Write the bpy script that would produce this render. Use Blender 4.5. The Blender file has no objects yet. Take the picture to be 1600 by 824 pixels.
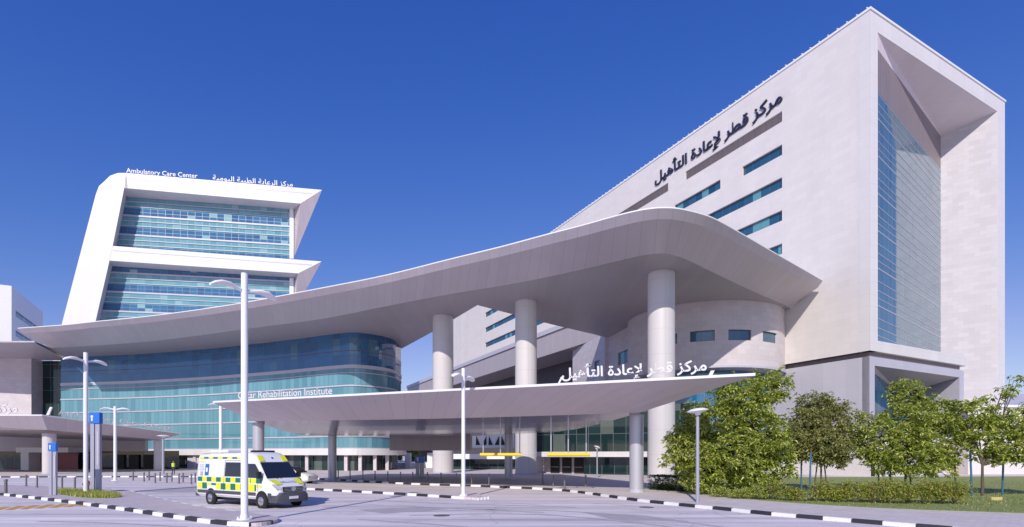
import bpy, bmesh, math, random
from mathutils import Vector, Matrix
R = random.Random(7)
scene = bpy.context.scene
COL = scene.collection
F, CX, HY, CH = 823.0, 800.0, 711.0, 2.6       # focal (px of a 1600 wide frame), centre, horizon row, eye height

# ------------------------------------------------------------------ helpers
def V(*a): return Vector(a)
def at(px, py, Y): return V((px-CX)/F*Y, Y, CH+(HY-py)/F*Y)
def gnd(px, py, z=0.0):
    Y = F*(CH-z)/(py-HY); return V((px-CX)/F*Y, Y, z)
def atz(px, py, z):
    Y = F*(z-CH)/(HY-py); return V((px-CX)/F*Y, Y, z)

BASE = {}
UP = V(0,0,1)
class MB:
    def __init__(s): s.v=[]; s.f=[]; s.uv={}; s.mi={}; s.m=0
    def add(s, pts, faces, uvs=None):
        o=len(s.v); s.v += [Vector(p) for p in pts]
        for i,f in enumerate(faces):
            if uvs: s.uv[len(s.f)] = uvs[i]
            if s.m: s.mi[len(s.f)] = s.m
            s.f.append([o+k for k in f])
        return s
    def poly(s, pts, uv=None): return s.add(pts, [list(range(len(pts)))], [uv] if uv else None)
    def box(s, c, size, rz=0.0, M=None):
        c=Vector(c); hx,hy,hz=[d/2 for d in size]
        P=[V(x,y,z) for z in (-hz,hz) for x,y in ((-hx,-hy),(hx,-hy),(hx,hy),(-hx,hy))]
        m = M if M else Matrix.Rotation(rz,3,'Z')
        return s.add([c+m@p for p in P], [[0,3,2,1],[4,5,6,7],[0,1,5,4],[1,2,6,5],[2,3,7,6],[3,0,4,7]])
    def hexa(s, P): return s.add(P, [[0,3,2,1],[4,5,6,7],[0,1,5,4],[1,2,6,5],[2,3,7,6],[3,0,4,7]])
    def prism(s, loop, d):
        n=len(loop); d=Vector(d); P=[Vector(p) for p in loop]
        return s.add(P+[p+d for p in P], [list(range(n))[::-1], list(range(n,2*n))]+[[i,(i+1)%n,n+(i+1)%n,n+i] for i in range(n)])
    def slab(s, xy, z0, z1): return s.prism([V(p[0],p[1],z0) for p in xy], V(0,0,z1-z0))
    def tube(s, p0, p1, r0, r1=None, n=12, caps=True):
        p0=Vector(p0); p1=Vector(p1); r1=r0 if r1 is None else r1
        d=(p1-p0).normalized(); a=d.orthogonal().normalized(); b=d.cross(a)
        P=[]
        for p,r in ((p0,r0),(p1,r1)):
            P+=[p+(a*math.cos(2*math.pi*i/n)+b*math.sin(2*math.pi*i/n))*r for i in range(n)]
        fs=[[i,(i+1)%n,n+(i+1)%n,n+i] for i in range(n)]
        if caps: fs+=[list(range(n))[::-1], list(range(n,2*n))]
        return s.add(P,fs)
    def path(s, pts, rad, n=8):
        pts=[Vector(p) for p in pts]; P=[]; k=len(pts)
        for i,p in enumerate(pts):
            d=(pts[min(i+1,k-1)]-pts[max(i-1,0)]).normalized()
            a=d.cross(V(.13,.31,.94)).normalized() if abs(d.z)<.95 else d.cross(V(1,0,0)).normalized(); b=d.cross(a)
            r=rad[i] if isinstance(rad,(list,tuple)) else rad
            P+=[p+(a*math.cos(2*math.pi*j/n)+b*math.sin(2*math.pi*j/n))*r for j in range(n)]
        fs=[[i*n+j,i*n+(j+1)%n,(i+1)*n+(j+1)%n,(i+1)*n+j] for i in range(k-1) for j in range(n)]
        fs+=[list(range(n))[::-1],[(k-1)*n+j for j in range(n)]]
        return s.add(P,fs)
    def lathe(s, prof, c=(0,0,0), n=20, M=None):
        c=Vector(c); P=[]
        for r,z in prof:
            for j in range(n):
                q=V(r*math.cos(2*math.pi*j/n), r*math.sin(2*math.pi*j/n), z)
                P.append(c+(M@q if M else q))
        k=len(prof)
        fs=[[i*n+j,i*n+(j+1)%n,(i+1)*n+(j+1)%n,(i+1)*n+j] for i in range(k-1) for j in range(n)]
        fs+=[list(range(n))[::-1],[(k-1)*n+j for j in range(n)]]
        return s.add(P,fs)
    def loft(s, rings, caps=True):
        n=len(rings[0]); k=len(rings); P=[p for r in rings for p in r]
        fs=[[i*n+j,i*n+(j+1)%n,(i+1)*n+(j+1)%n,(i+1)*n+j] for i in range(k-1) for j in range(n)]
        if caps: fs+=[list(range(n))[::-1],[(k-1)*n+j for j in range(n)]]
        return s.add(P,fs)
    def strip(s, A, B, vA=0.0, vB=None, closed=False, u0=0.0):
        """quads between two polylines, uv = (arc length, vA..vB)"""
        u=[u0]
        n=len(A)
        for i in range(1,n): u.append(u[-1]+(Vector(A[i])-Vector(A[i-1])).length)
        fs=[]; uvs=[]
        for i in range(n-1):
            fs.append([i,i+1,n+i+1,n+i])
            w0 = vB if vB is not None else (Vector(B[i])-Vector(A[i])).length
            w1 = vB if vB is not None else (Vector(B[i+1])-Vector(A[i+1])).length
            uvs.append([(u[i],vA),(u[i+1],vA),(u[i+1],w1),(u[i],w0)])
        return s.add(list(A)+list(B),fs,uvs)
    def holes(s, P, u0,u1,z0,z1, hs, depth):
        """wall in the (u,z) plane, P(u,z,d) -> point, rectangular openings with reveals"""
        us=sorted({u0,u1,*[h[0] for h in hs],*[h[1] for h in hs]}); zs=sorted({z0,z1,*[h[2] for h in hs],*[h[3] for h in hs]})
        us=[u for u in us if u0<=u<=u1]; zs=[z for z in zs if z0<=z<=z1]
        for i in range(len(us)-1):
            for j in range(len(zs)-1):
                cu,cz=(us[i]+us[i+1])/2,(zs[j]+zs[j+1])/2
                if any(h[0]<cu<h[1] and h[2]<cz<h[3] for h in hs): continue
                q=[(us[i],zs[j]),(us[i+1],zs[j]),(us[i+1],zs[j+1]),(us[i],zs[j+1])]
                s.poly([P(a,b,0) for a,b in q],[(a,b) for a,b in q])
        for h in hs:
            c=[(h[0],h[2]),(h[1],h[2]),(h[1],h[3]),(h[0],h[3])]
            for k in range(4):
                a,b=c[k],c[(k+1)%4]
                s.poly([P(a[0],a[1],0),P(b[0],b[1],0),P(b[0],b[1],depth),P(a[0],a[1],depth)])
        return s
    def build(s, name, mats, parent=None, smooth=False, local=False, recalc=True, bevel=0):
        me=bpy.data.meshes.new(name); off=V(0,0,0)
        if parent is not None and not local: off=BASE.get(parent.name, V(0,0,0))
        me.from_pydata([tuple(p-off) for p in s.v],[],s.f)
        mats=mats if isinstance(mats,(list,tuple)) else [mats]
        for m in mats: me.materials.append(m)
        for k,m in s.mi.items(): me.polygons[k].material_index=m
        uvl=me.uv_layers.new(name='UVMap')
        for p in me.polygons:
            ex=s.uv.get(p.index)
            if ex:
                for li,c in zip(p.loop_indices,ex): uvl.data[li].uv=c
            else:
                n=p.normal
                if abs(n.z)>.8:
                    for li in p.loop_indices:
                        q=s.v[me.loops[li].vertex_index]; uvl.data[li].uv=(q.x,q.y)
                else:
                    t=V(-n.y,n.x,0).normalized()
                    if t.x<0 or (abs(t.x)<1e-6 and t.y<0): t=-t
                    for li in p.loop_indices:
                        q=s.v[me.loops[li].vertex_index]; uvl.data[li].uv=(q.dot(t),q.z)
        if recalc:
            bm=bmesh.new(); bm.from_mesh(me); bmesh.ops.recalc_face_normals(bm,faces=bm.faces); bm.to_mesh(me); bm.free()
        if smooth:
            for p in me.polygons: p.use_smooth=True
            try: me.set_sharp_from_angle(angle=math.radians(35))
            except Exception: pass
        o=bpy.data.objects.new(name,me); COL.objects.link(o)
        if bevel:
            b=o.modifiers.new('bevel','BEVEL'); b.width=bevel; b.segments=2; b.limit_method='ANGLE'
        if parent is not None:
            o.parent=parent; BASE[o.name]=BASE.get(parent.name,V(0,0,0)) if not local else V(0,0,0)
        return o

def tag(o,label=None,cat=None,group=None,kind=None):
    if label: o['label']=label
    if cat: o['category']=cat
    if group: o['group']=group
    if kind: o['kind']=kind
    return o
def thing(name,label,cat,loc=(0,0,0),group=None,rz=0.0):
    o=bpy.data.objects.new(name,None); COL.objects.link(o); o.location=loc; o.rotation_euler=(0,0,rz)
    o.empty_display_size=.3
    BASE[o.name]=Vector(loc); return tag(o,label,cat,group)
def copy_tree(o,parent=None):
    c=o.copy(); COL.objects.link(c)
    if parent is not None: c.parent=parent
    for ch in list(o.children): copy_tree(ch,c)
    return c
def catmull(pts,k=4):
    out=[]; n=len(pts)
    for i in range(n-1):
        p0,p1,p2,p3=[Vector(pts[max(0,min(n-1,j))]) for j in (i-1,i,i+1,i+2)]
        for t in range(k):
            t/=k; out.append(.5*((2*p1)+(p2-p0)*t+(2*p0-5*p1+4*p2-p3)*t*t+(3*p1-p0-3*p2+p3)*t**3))
    out.append(Vector(pts[-1])); return out

# ------------------------------------------------------------------ materials
class NT:
    def __init__(s,name):
        s.m=bpy.data.materials.new(name); s.m.use_nodes=True; s.t=s.m.node_tree; s.b=s.t.nodes['Principled BSDF']
    def n(s,typ,**kw):
        x=s.t.nodes.new(typ)
        for k,v in kw.items(): setattr(x,k,v)
        return x
    def l(s,a,b): s.t.links.new(a,b)
    def math(s,op,a,b=None):
        x=s.n('ShaderNodeMath',operation=op)
        for i,q in enumerate((a,b)):
            if q is None: continue
            if isinstance(q,(int,float)): x.inputs[i].default_value=q
            else: s.l(q,x.inputs[i])
        return x.outputs[0]
    def mix(s,f,a,b):
        x=s.n('ShaderNodeMix',data_type='RGBA')
        for q,i in ((f,0),(a,6),(b,7)):
            if isinstance(q,(int,float)): x.inputs[i].default_value=q
            elif isinstance(q,(tuple,list)): x.inputs[i].default_value=(*q[:3],1)
            else: s.l(q,x.inputs[i])
        return x.outputs[2]
    def noise(s,scale,detail=4,vec=None,rough=.55):
        x=s.n('ShaderNodeTexNoise'); x.inputs['Scale'].default_value=scale; x.inputs['Detail'].default_value=detail; x.inputs['Roughness'].default_value=rough
        if vec is not None: s.l(vec,x.inputs['Vector'])
        return x.outputs['Fac']
    def ramp(s,f,stops):
        x=s.n('ShaderNodeValToRGB'); e=x.color_ramp.elements
        while len(e)<len(stops): e.new(.5)
        for q,(p,c) in zip(e,stops): q.position=p; q.color=(*c,1) if len(c)==3 else c
        s.l(f,x.inputs[0]); return x.outputs[0]
    def objco(s): return s.n('ShaderNodeTexCoord').outputs['Object']
    def uv(s): return s.n('ShaderNodeTexCoord').outputs['UV']
    def bump(s,h,strength=.2,dist=.02):
        x=s.n('ShaderNodeBump'); x.inputs['Strength'].default_value=strength; x.inputs['Distance'].default_value=dist
        s.l(h,x.inputs['Height']); s.l(x.outputs[0],s.b.inputs['Normal'])
    def set(s,**kw):
        for k,v in kw.items():
            k={'col':'Base Color','rough':'Roughness','metal':'Metallic','ior':'IOR','spec':'Specular IOR Level','coat':'Coat Weight'}[k]
            if isinstance(v,(int,float)): s.b.inputs[k].default_value=v
            elif isinstance(v,(tuple,list)): s.b.inputs[k].default_value=(*v,1)
            else: s.l(v,s.b.inputs[k])
        return s.m

def mul(c,k): return tuple(x*k for x in c)
def plain(name,c,rough=.5,metal=0.0,var=.08,scale=3.0,spec=.5):
    t=NT(name); f=t.noise(scale,5,t.objco())
    t.set(col=t.mix(f,mul(c,1-var),mul(c,1+var)),rough=rough,metal=metal,spec=spec); return t.m
def stone(name,c,bw=1.2,rh=.6,var=.045,mort=.86,rough=.6,ms=.012):
    t=NT(name); br=t.n('ShaderNodeTexBrick'); t.l(t.uv(),br.inputs['Vector'])
    br.inputs['Scale'].default_value=1; br.inputs['Brick Width'].default_value=bw; br.inputs['Row Height'].default_value=rh
    br.inputs['Mortar Size'].default_value=ms; br.inputs['Mortar Smooth'].default_value=.1
    br.inputs['Color1'].default_value=(*mul(c,1-var),1); br.inputs['Color2'].default_value=(*mul(c,1+var),1); br.inputs['Mortar'].default_value=(*mul(c,mort),1)
    mp=t.n('ShaderNodeMapping'); mp.inputs['Scale'].default_value=(.5,.5,.09); t.l(t.objco(),mp.inputs['Vector'])
    f=t.noise(.6,6,mp.outputs[0]); f2=t.noise(9,3,t.objco())
    k=t.mix(f,(.9,.9,.91),(1.06,1.05,1.04))
    x=t.n('ShaderNodeMix',data_type='RGBA',blend_type='MULTIPLY'); x.inputs[0].default_value=1; t.l(br.outputs[0],x.inputs[6]); t.l(k,x.inputs[7])
    t.set(col=x.outputs[2],rough=rough,spec=.35); t.bump(f2,.05,.02); return t.m
def panel(name,c,per=1.2,rough=.38,metal=.0,seam=.7,w=.025,perv=None,var=.03):
    t=NT(name); s=t.n('ShaderNodeSeparateXYZ'); t.l(t.uv(),s.inputs[0])
    u=t.math('DIVIDE',s.outputs[0],per); k=t.math('LESS_THAN',t.math('FRACT',u),w/per)
    if perv:
        v=t.math('DIVIDE',s.outputs[1],perv); k=t.math('MAXIMUM',k,t.math('LESS_THAN',t.math('FRACT',v),w/perv))
    wn=t.n('ShaderNodeTexWhiteNoise',noise_dimensions='1D'); t.l(t.math('FLOOR',u),wn.inputs['W'])
    f=t.noise(.35,5,t.objco())
    a=t.mix(wn.outputs[0],mul(c,1-var),mul(c,1+var)); b=t.mix(f,(.93,.93,.94),(1.06,1.05,1.05))
    x=t.n('ShaderNodeMix',data_type='RGBA',blend_type='MULTIPLY'); x.inputs[0].default_value=1; t.l(a,x.inputs[6]); t.l(b,x.inputs[7])
    t.set(col=t.mix(k,x.outputs[2],mul(c,seam)),rough=rough,metal=metal); return t.m
def glass(name,base,base2,pw=1.5,ph=1.35,mull=.06,mc=(.25,.3,.33),ior=1.9,blind=0.0,bc=(.5,.6,.6),rough=.04,wave=.02,mh=None,band=None):
    t=NT(name); s=t.n('ShaderNodeSeparateXYZ'); t.l(t.uv(),s.inputs[0])
    u=t.math('DIVIDE',s.outputs[0],pw); v=t.math('DIVIDE',s.outputs[1],ph)
    mk=t.math('MAXIMUM',t.math('LESS_THAN',t.math('FRACT',u),mull/pw),t.math('LESS_THAN',t.math('FRACT',v),(mull if mh is None else mh)/ph))
    cb=t.n('ShaderNodeCombineXYZ'); t.l(t.math('FLOOR',u),cb.inputs[0]); t.l(t.math('FLOOR',v),cb.inputs[1])
    wn=t.n('ShaderNodeTexWhiteNoise',noise_dimensions='2D'); t.l(cb.outputs[0],wn.inputs['Vector'])
    c=t.mix(wn.outputs[0],base,base2)
    if band:
        f_=t.math('LESS_THAN',t.math('FRACT',t.math('DIVIDE',s.outputs[1],band[0])),band[1]); c=t.mix(f_,c,t.mix(wn.outputs[0],band[2],band[3]))
    if blind>0:
        wn2=t.n('ShaderNodeTexWhiteNoise',noise_dimensions='3D'); cb.inputs[2].default_value=3.7; t.l(cb.outputs[0],wn2.inputs['Vector'])
        c=t.mix(t.math('LESS_THAN',wn2.outputs[0],blind),c,bc)
    c=t.mix(mk,c,mc)
    t.set(col=c,rough=t.math('ADD',t.math('MULTIPLY',mk,.35),rough),ior=ior)
    nz=t.noise(.5,2,t.objco()); t.bump(nz,wave,.3); return t.m

M={}
M['stone']=stone('pale_stone',(.70,.665,.655),1.5,.75,.03,.90)
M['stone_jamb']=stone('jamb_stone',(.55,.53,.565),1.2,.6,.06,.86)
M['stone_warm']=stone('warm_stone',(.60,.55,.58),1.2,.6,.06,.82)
M['white']=panel('white_cladding',(.70,.675,.675),1.8,.45,0,.82,.03,1.4)
M['white_plain']=plain('white_paint',(.80,.80,.82),.4,0,.03)
M['lavender']=panel('grey_cladding',(.50,.485,.555),1.4,.3,0,.85,.02,1.2)
M['metal']=panel('canopy_panel',(.53,.475,.515),1.25,.38,.15,.72,.035)
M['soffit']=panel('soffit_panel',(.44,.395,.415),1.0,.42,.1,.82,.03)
M['shiny']=panel('polished_soffit',(.36,.34,.37),1.3,.16,.75,.8,.03)
M['roof']=plain('roof_membrane',(.72,.72,.74),.6)
M['column']=panel('column_cladding',(.60,.575,.575),2.2,.35,0,.8,.03,2.6)
M['shaded_louver']=panel('shaded_louver',(.27,.225,.235),.9,.5,.1,.6,.06)  # darker copy of the bronze louver, recess shade put into the colour
M['recess']=panel('recess_panel',(.74,.665,.69),2.4,.5,0,.8,.03,2.4)
M['steel']=plain('brushed_steel',(.50,.50,.55),.35,.35,.04)
M['lamp']=plain('white_enamel',(.80,.80,.82),.35,0,.04)
M['teal']=glass('teal_curtain_glass',(.09,.24,.30),(.15,.335,.405),.95,2.72,.10,(.075,.21,.25),1.75,wave=.015,mh=.03)
M['blueglass']=glass('blue_curtain_glass',(.008,.09,.22),(.015,.135,.29),1.55,2.6,.05,(.02,.07,.15),1.9,.05,(.05,.16,.24),wave=.012)
M['ambglass']=glass('banded_glass',(.10,.30,.36),(.16,.38,.43),1.55,1.08,.07,(.04,.10,.14),1.9,.06,(.24,.44,.48),wave=.02,band=(4.32,.44,(.02,.10,.24),(.035,.16,.32)))
M['winglass']=glass('window_glass',(.015,.07,.13),(.03,.11,.18),1.3,3.0,.05,(.05,.12,.17),1.9,.14,(.12,.32,.36))
M['towerglass']=glass('tower_glass',(.075,.155,.215),(.10,.195,.25),1.5,4.37,.05,(.20,.27,.30),2.4,0,wave=.004)
M['darkglass']=glass('dark_lobby_glass',(.008,.022,.024),(.02,.045,.045),1.6,2.6,.07,(.10,.12,.13),1.55,.05,(.10,.12,.11))
M['louver']=panel('bronze_louver',(.43,.38,.395),.9,.5,.1,.6,.06)
M['dark']=plain('dark_frame_and_shade',(.10,.09,.10),.55)
M['black']=plain('black_void',(.012,.012,.013),.6)
M['asphaltk']=None
M['navy']=plain('navy_letters',(.03,.03,.07),.4)
M['letter']=plain('white_letters',(.70,.685,.69),.4)
M['pale_yellow']=plain('pale_yellow_paint',(.55,.45,.16),.7,0,.2)
M['yellow']=plain('yellow_paint',(.88,.60,.015),.4,0,.05)
M['blue']=plain('sign_blue',(.015,.16,.62),.35,0,.05)
M['stake']=plain('blue_stake',(.03,.14,.24),.5)
M['red']=plain('red_paint',(.30,.02,.02),.4)
M['kerb_w']=plain('kerb_white_paint',(.74,.73,.74),.6,0,.14,6)
M['kerb_b']=plain('kerb_black_paint',(.025,.025,.035),.6,0,.3,6)
M['bollard']=plain('bollard_steel',(.20,.18,.19),.4,.3)
M['orange']=plain('orange_line',(.62,.33,.05),.7,0,.25,4)
M['line']=plain('worn_line',(.52,.51,.55),.8,0,.15,5)
M['rubber']=plain('tyre_rubber',(.02,.02,.022),.8)
M['redbrown']=plain('red_cladding',(.30,.10,.12),.5)
M['grey_light']=plain('sign_grey',(.38,.38,.47),.35,.2,.04)

def pavement(name,c,s=.4):
    t=NT(name); br=t.n('ShaderNodeTexBrick'); t.l(t.objco(),br.inputs['Vector']); br.inputs['Scale'].default_value=1
    br.inputs['Brick Width'].default_value=s; br.inputs['Row Height'].default_value=s/2; br.inputs['Mortar Size'].default_value=.012
    br.inputs['Color1'].default_value=(*mul(c,.93),1); br.inputs['Color2'].default_value=(*mul(c,1.07),1); br.inputs['Mortar'].default_value=(*mul(c,.75),1)
    f=t.noise(.5,6,t.objco()); k=t.mix(f,(.82,.82,.83),(1.14,1.13,1.12))
    x=t.n('ShaderNodeMix',data_type='RGBA',blend_type='MULTIPLY'); x.inputs[0].default_value=1; t.l(br.outputs[0],x.inputs[6]); t.l(k,x.inputs[7])
    t.set(col=x.outputs[2],rough=.8,spec=.2); return t.m
M['pave']=pavement('paving',(.56,.49,.52))
M['pave2']=pavement('sidewalk_paving',(.64,.58,.585))
def asphalt():
    t=NT('worn_asphalt'); co=t.objco()
    f1=t.noise(.12,6,co); f2=t.noise(45,3,co)
    mp=t.n('ShaderNodeMapping'); mp.inputs['Rotation'].default_value=(0,0,math.radians(24)); mp.inputs['Scale'].default_value=(.05,.9,1); t.l(co,mp.inputs['Vector'])
    f3=t.noise(1.0,5,mp.outputs[0],.6)      # tyre worn streaks along the road
    c=t.mix(f1,(.58,.525,.55),(.76,.695,.72))
    k=t.ramp(f3,[(.28,(.62,.62,.66)),(.42,(.9,.9,.92)),(.54,(1.02,1.02,1.02)),(.68,(1.3,1.29,1.27))])
    x=t.n('ShaderNodeMix',data_type='RGBA',blend_type='MULTIPLY'); x.inputs[0].default_value=1; t.l(c,x.inputs[6]); t.l(k,x.inputs[7])
    f4=t.noise(.35,7,co,.7); fs=t.ramp(f4,[(.30,(.70,.69,.72)),(.45,(1,1,1))])
    z_=t.n('ShaderNodeMix',data_type='RGBA',blend_type='MULTIPLY'); z_.inputs[0].default_value=.8; t.l(x.outputs[2],z_.inputs[6]); t.l(fs,z_.inputs[7]); x=z_
    g=t.mix(f2,(.80,.80,.81),(1.18,1.18,1.17))
    y=t.n('ShaderNodeMix',data_type='RGBA',blend_type='MULTIPLY'); y.inputs[0].default_value=1; t.l(x.outputs[2],y.inputs[6]); t.l(g,y.inputs[7])
    vo=t.n('ShaderNodeTexVoronoi',feature='DISTANCE_TO_EDGE'); vo.inputs['Scale'].default_value=.11
    nz=t.n('ShaderNodeTexNoise'); nz.inputs['Scale'].default_value=.5; t.l(co,nz.inputs['Vector'])
    va=t.n('ShaderNodeVectorMath',operation='ADD'); vs=t.n('ShaderNodeVectorMath',operation='SCALE'); vs.inputs['Scale'].default_value=2.0
    t.l(nz.outputs['Color'],vs.inputs[0]); t.l(co,va.inputs[0]); t.l(vs.outputs[0],va.inputs[1]); t.l(va.outputs[0],vo.inputs['Vector'])
    crack=t.math('LESS_THAN',vo.outputs[0],.0035)
    t.set(col=t.mix(t.math('MULTIPLY',crack,.22),y.outputs[2],(.14,.14,.16)),rough=.82,spec=.25); t.bump(f2,.25,.01); return t.m
M['asphalt']=asphalt()
M['patch']=plain('asphalt_patch',(.42,.385,.42),.85,0,.22,1.5); M['tyremark']=plain('tyre_mark',(.47,.43,.47),.8,0,.3,1.2); M['patchd']=plain('cast_iron',(.16,.15,.16),.6,.3,.2,20)
def leafmat(name,stops,trans=.3):
    t=NT(name); g=t.n('ShaderNodeNewGeometry'); c=t.ramp(g.outputs['Random Per Island'],stops)
    t.set(col=c,rough=.36,spec=.55)
    tr=t.n('ShaderNodeBsdfTranslucent'); t.l(c,tr.inputs[0]); mx=t.n('ShaderNodeMixShader'); mx.inputs[0].default_value=trans
    out=t.t.nodes['Material Output']; t.l(t.b.outputs[0],mx.inputs[1]); t.l(tr.outputs[0],mx.inputs[2]); t.l(mx.outputs[0],out.inputs[0]); return t.m
M['leafA']=leafmat('tree_leaves',[(0,(.11,.16,.03)),(.25,(.25,.33,.045)),(.6,(.46,.54,.09)),(.86,(.66,.68,.19)),(1,(.76,.74,.38))])
M['leafB']=leafmat('olive_leaves',[(0,(.15,.175,.05)),(.5,(.33,.35,.11)),(.85,(.54,.53,.22)),(1,(.66,.64,.38))])
M['leafC']=leafmat('hedge_leaves',[(0,(.20,.27,.04)),(.5,(.40,.47,.08)),(.86,(.56,.52,.12)),(1,(.58,.30,.13))])
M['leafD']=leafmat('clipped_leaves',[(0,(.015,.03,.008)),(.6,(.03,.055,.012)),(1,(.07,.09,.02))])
M['grassb']=leafmat('grass_blades',[(0,(.13,.18,.04)),(.5,(.22,.27,.07)),(1,(.36,.36,.13))])
M['bark']=plain('bark',(.11,.09,.07),.85,0,.3,8)
M['soil']=plain('lawn_soil',(.24,.28,.085),.9,0,.35,2)

def text_mesh(body, o, ex, ey, width, height, depth=.06, weight=.0):
    c=bpy.data.curves.new('t','FONT'); c.body=body; c.extrude=.02; c.offset=weight; c.resolution_u=3
    ob=bpy.data.objects.new('t',c); COL.objects.link(ob)
    me=bpy.data.meshes.new_from_object(ob.evaluated_get(bpy.context.evaluated_depsgraph_get()))
    xs=[v.co.x for v in me.vertices]; ys=[v.co.y for v in me.vertices]
    x0,x1,y0,y1=min(xs),max(xs),min(ys),max(ys)
    o=Vector(o); ex=Vector(ex).normalized(); ey=Vector(ey).normalized(); ez=ex.cross(ey)
    b=MB()
    b.add([o+ex*((v.co.x-x0)/(x1-x0)*width)+ey*((v.co.y-y0)/(y1-y0)*height)+ez*((v.co.z/.02)*depth/2) for v in me.vertices],[list(p.vertices) for p in me.polygons])
    bpy.data.objects.remove(ob); bpy.data.curves.remove(c); bpy.data.meshes.remove(me)
    return b
AR_QRI='\uFEDE\uFEF4\uFEEB\uFE84\uFE98\uFEDF\uFE8D \uFE93\uFEA9\uFE8E\uFECB\uFEF9 \uFEAE\uFEC4\uFED7 \uFEB0\uFEDB\uFEAE\uFEE3'
AR_ACC='\uFE94\uFEF4\uFEE3\uFEEE\uFEF4\uFEDF\uFE8D \uFE94\uFEF4\uFE92\uFEC4\uFEDF\uFE8D \uFE94\uFEF3\uFE8E\uFECB\uFEAE\uFEDF\uFE8D \uFEB0\uFEDB\uFEAE\uFEE3'

# ------------------------------------------------------------------ camera, light
cam=bpy.data.cameras.new('camera'); co=bpy.data.objects.new('camera',cam); COL.objects.link(co)
co.location=(0,0,CH); co.rotation_euler=(math.radians(90),0,0); cam.sensor_width=36; cam.lens=36*F/1600; cam.shift_y=(HY-412)/1600
cam.clip_end=6000; cam.clip_start=.1; scene.camera=co
EL,AZ=math.radians(32),math.radians(14)
sd=V(-math.sin(AZ)*math.cos(EL),-math.cos(AZ)*math.cos(EL),math.sin(EL))
L=bpy.data.lights.new('sun','SUN'); L.energy=3.9; L.angle=math.radians(.5); L.color=(1,.93,.84)
lo=bpy.data.objects.new('sun',L); COL.objects.link(lo); lo.rotation_euler=sd.to_track_quat('Z','Y').to_euler(); lo.location=(0,0,200)
w=bpy.data.worlds.new('World'); scene.world=w; w.use_nodes=True
sk=w.node_tree.nodes.new('ShaderNodeTexSky'); sk.sky_type='NISHITA'; sk.sun_disc=False; sk.sun_elevation=EL; sk.sun_rotation=math.radians(180)+AZ
sk.air_density=1.0; sk.dust_density=.2; sk.ozone_density=4.0; sk.altitude=50
bg=w.node_tree.nodes['Background']; bg.inputs[1].default_value=.11; wt=w.node_tree; sep=wt.nodes.new('ShaderNodeSeparateColor'); cmb=wt.nodes.new('ShaderNodeCombineColor'); wt.links.new(sk.outputs[0],sep.inputs[0])
for i_,(k_,e_,cap_) in enumerate(((.535,1.7,1.05),(.727,1.1,1.2),(2.397,.58,9.0))):     # deep clear-sky colour response of the photograph
    p_=wt.nodes.new('ShaderNodeMath'); p_.operation='POWER'; p_.inputs[1].default_value=e_; wt.links.new(sep.outputs[i_],p_.inputs[0])
    m_=wt.nodes.new('ShaderNodeMath'); m_.operation='MULTIPLY'; m_.inputs[1].default_value=k_; wt.links.new(p_.outputs[0],m_.inputs[0])
    c_=wt.nodes.new('ShaderNodeMath'); c_.operation='MULTIPLY'; c_.inputs[1].default_value=cap_; wt.links.new(sep.outputs[i_],c_.inputs[0])
    n_=wt.nodes.new('ShaderNodeMath'); n_.operation='MINIMUM'; wt.links.new(m_.outputs[0],n_.inputs[0]); wt.links.new(c_.outputs[0],n_.inputs[1]); wt.links.new(n_.outputs[0],cmb.inputs[i_])
wt.links.new(cmb.outputs[0],bg.inputs[0])
scene.view_settings.view_transform='Standard'; scene.view_settings.look='None'; scene.view_settings.exposure=0.0; scene.view_settings.gamma=1

# ------------------------------------------------------------------ ground, roads, kerbs
def struct(mb,name,mats,**k): return tag(mb.build(name,mats,**k),kind='structure')
g=MB(); g.poly([(-3000,-600,0),(3000,-600,0),(3000,4000,0),(-3000,4000,0)]); struct(g,'ground',M['asphalt'])

def dens(pts,step):
    out=[]; rem=0
    for a,b in zip(pts[:-1],pts[1:]):
        n=max(1,round((b-a).length/step)); out+=[a.lerp(b,i/n) for i in range(n)]
    return out+[pts[-1]]
def resample(pts,step):
    out=[pts[0].copy()]; acc=0
    for a,b in zip(pts[:-1],pts[1:]):
        l=(b-a).length; d=step-acc
        while d<=l: out.append(a.lerp(b,d/l)); d+=step
        acc=(acc+l)%step if l>0 else acc
    return out
def kerb(name,pts,step=1.0,h=.15,wd=.16):
    """black and white painted kerb stones along a line, body on the left of the line"""
    p=resample(pts,step); mb=MB()
    nr=[]
    for i in range(len(p)):
        d=(p[min(i+1,len(p)-1)]-p[max(i-1,0)]).normalized(); nr.append(V(-d.y,d.x,0))
    for i in range(len(p)-1):
        mb.m=i%2
        a,b=p[i],p[i+1]; e=(b-a)*.008
        A=[a+e-nr[i]*.07,b-e-nr[i+1]*.07,b-e+nr[i+1]*wd,a+e+nr[i]*wd]
        B=[q+V(0,0,h) for q in A]; B[0]=a+e-nr[i]*.05+V(0,0,h); B[1]=b-e-nr[i+1]*.05+V(0,0,h)
        mb.hexa(A+B)
    return struct(mb,name,[M['kerb_w'],M['kerb_b']])
# forecourt and right hand sidewalk: one raised slab whose front edge is the long kerb
K3px=[(-500,748),(-200,747),(0,746.5),(150,746),(300,746),(440,746.5),(490,749),(560,753),(640,757.5),(741,760.6),(790,763),(827,764.4),(882,768),(940,775.6),(994,783.4),(1063,791),(1108,795.6),(1162,801),(1196,805),(1300,814),(1400,822.5),(1500,831),(1620,842)]
K3=[V(q.x,q.y,0) for q in catmull([gnd(*p) for p in K3px],4)]
mb=MB(); loop=[V(p.x,p.y,0) for p in K3]+[V(60,15,0),V(120,15,0),V(120,190,0),V(-170,190,0)]
mb.prism([p+V(0,0,-.05) for p in loop],V(0,0,.18)); struct(mb,'pavement',M['pave2'])
kerb('kerb',[p.copy() for p in K3])
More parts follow.
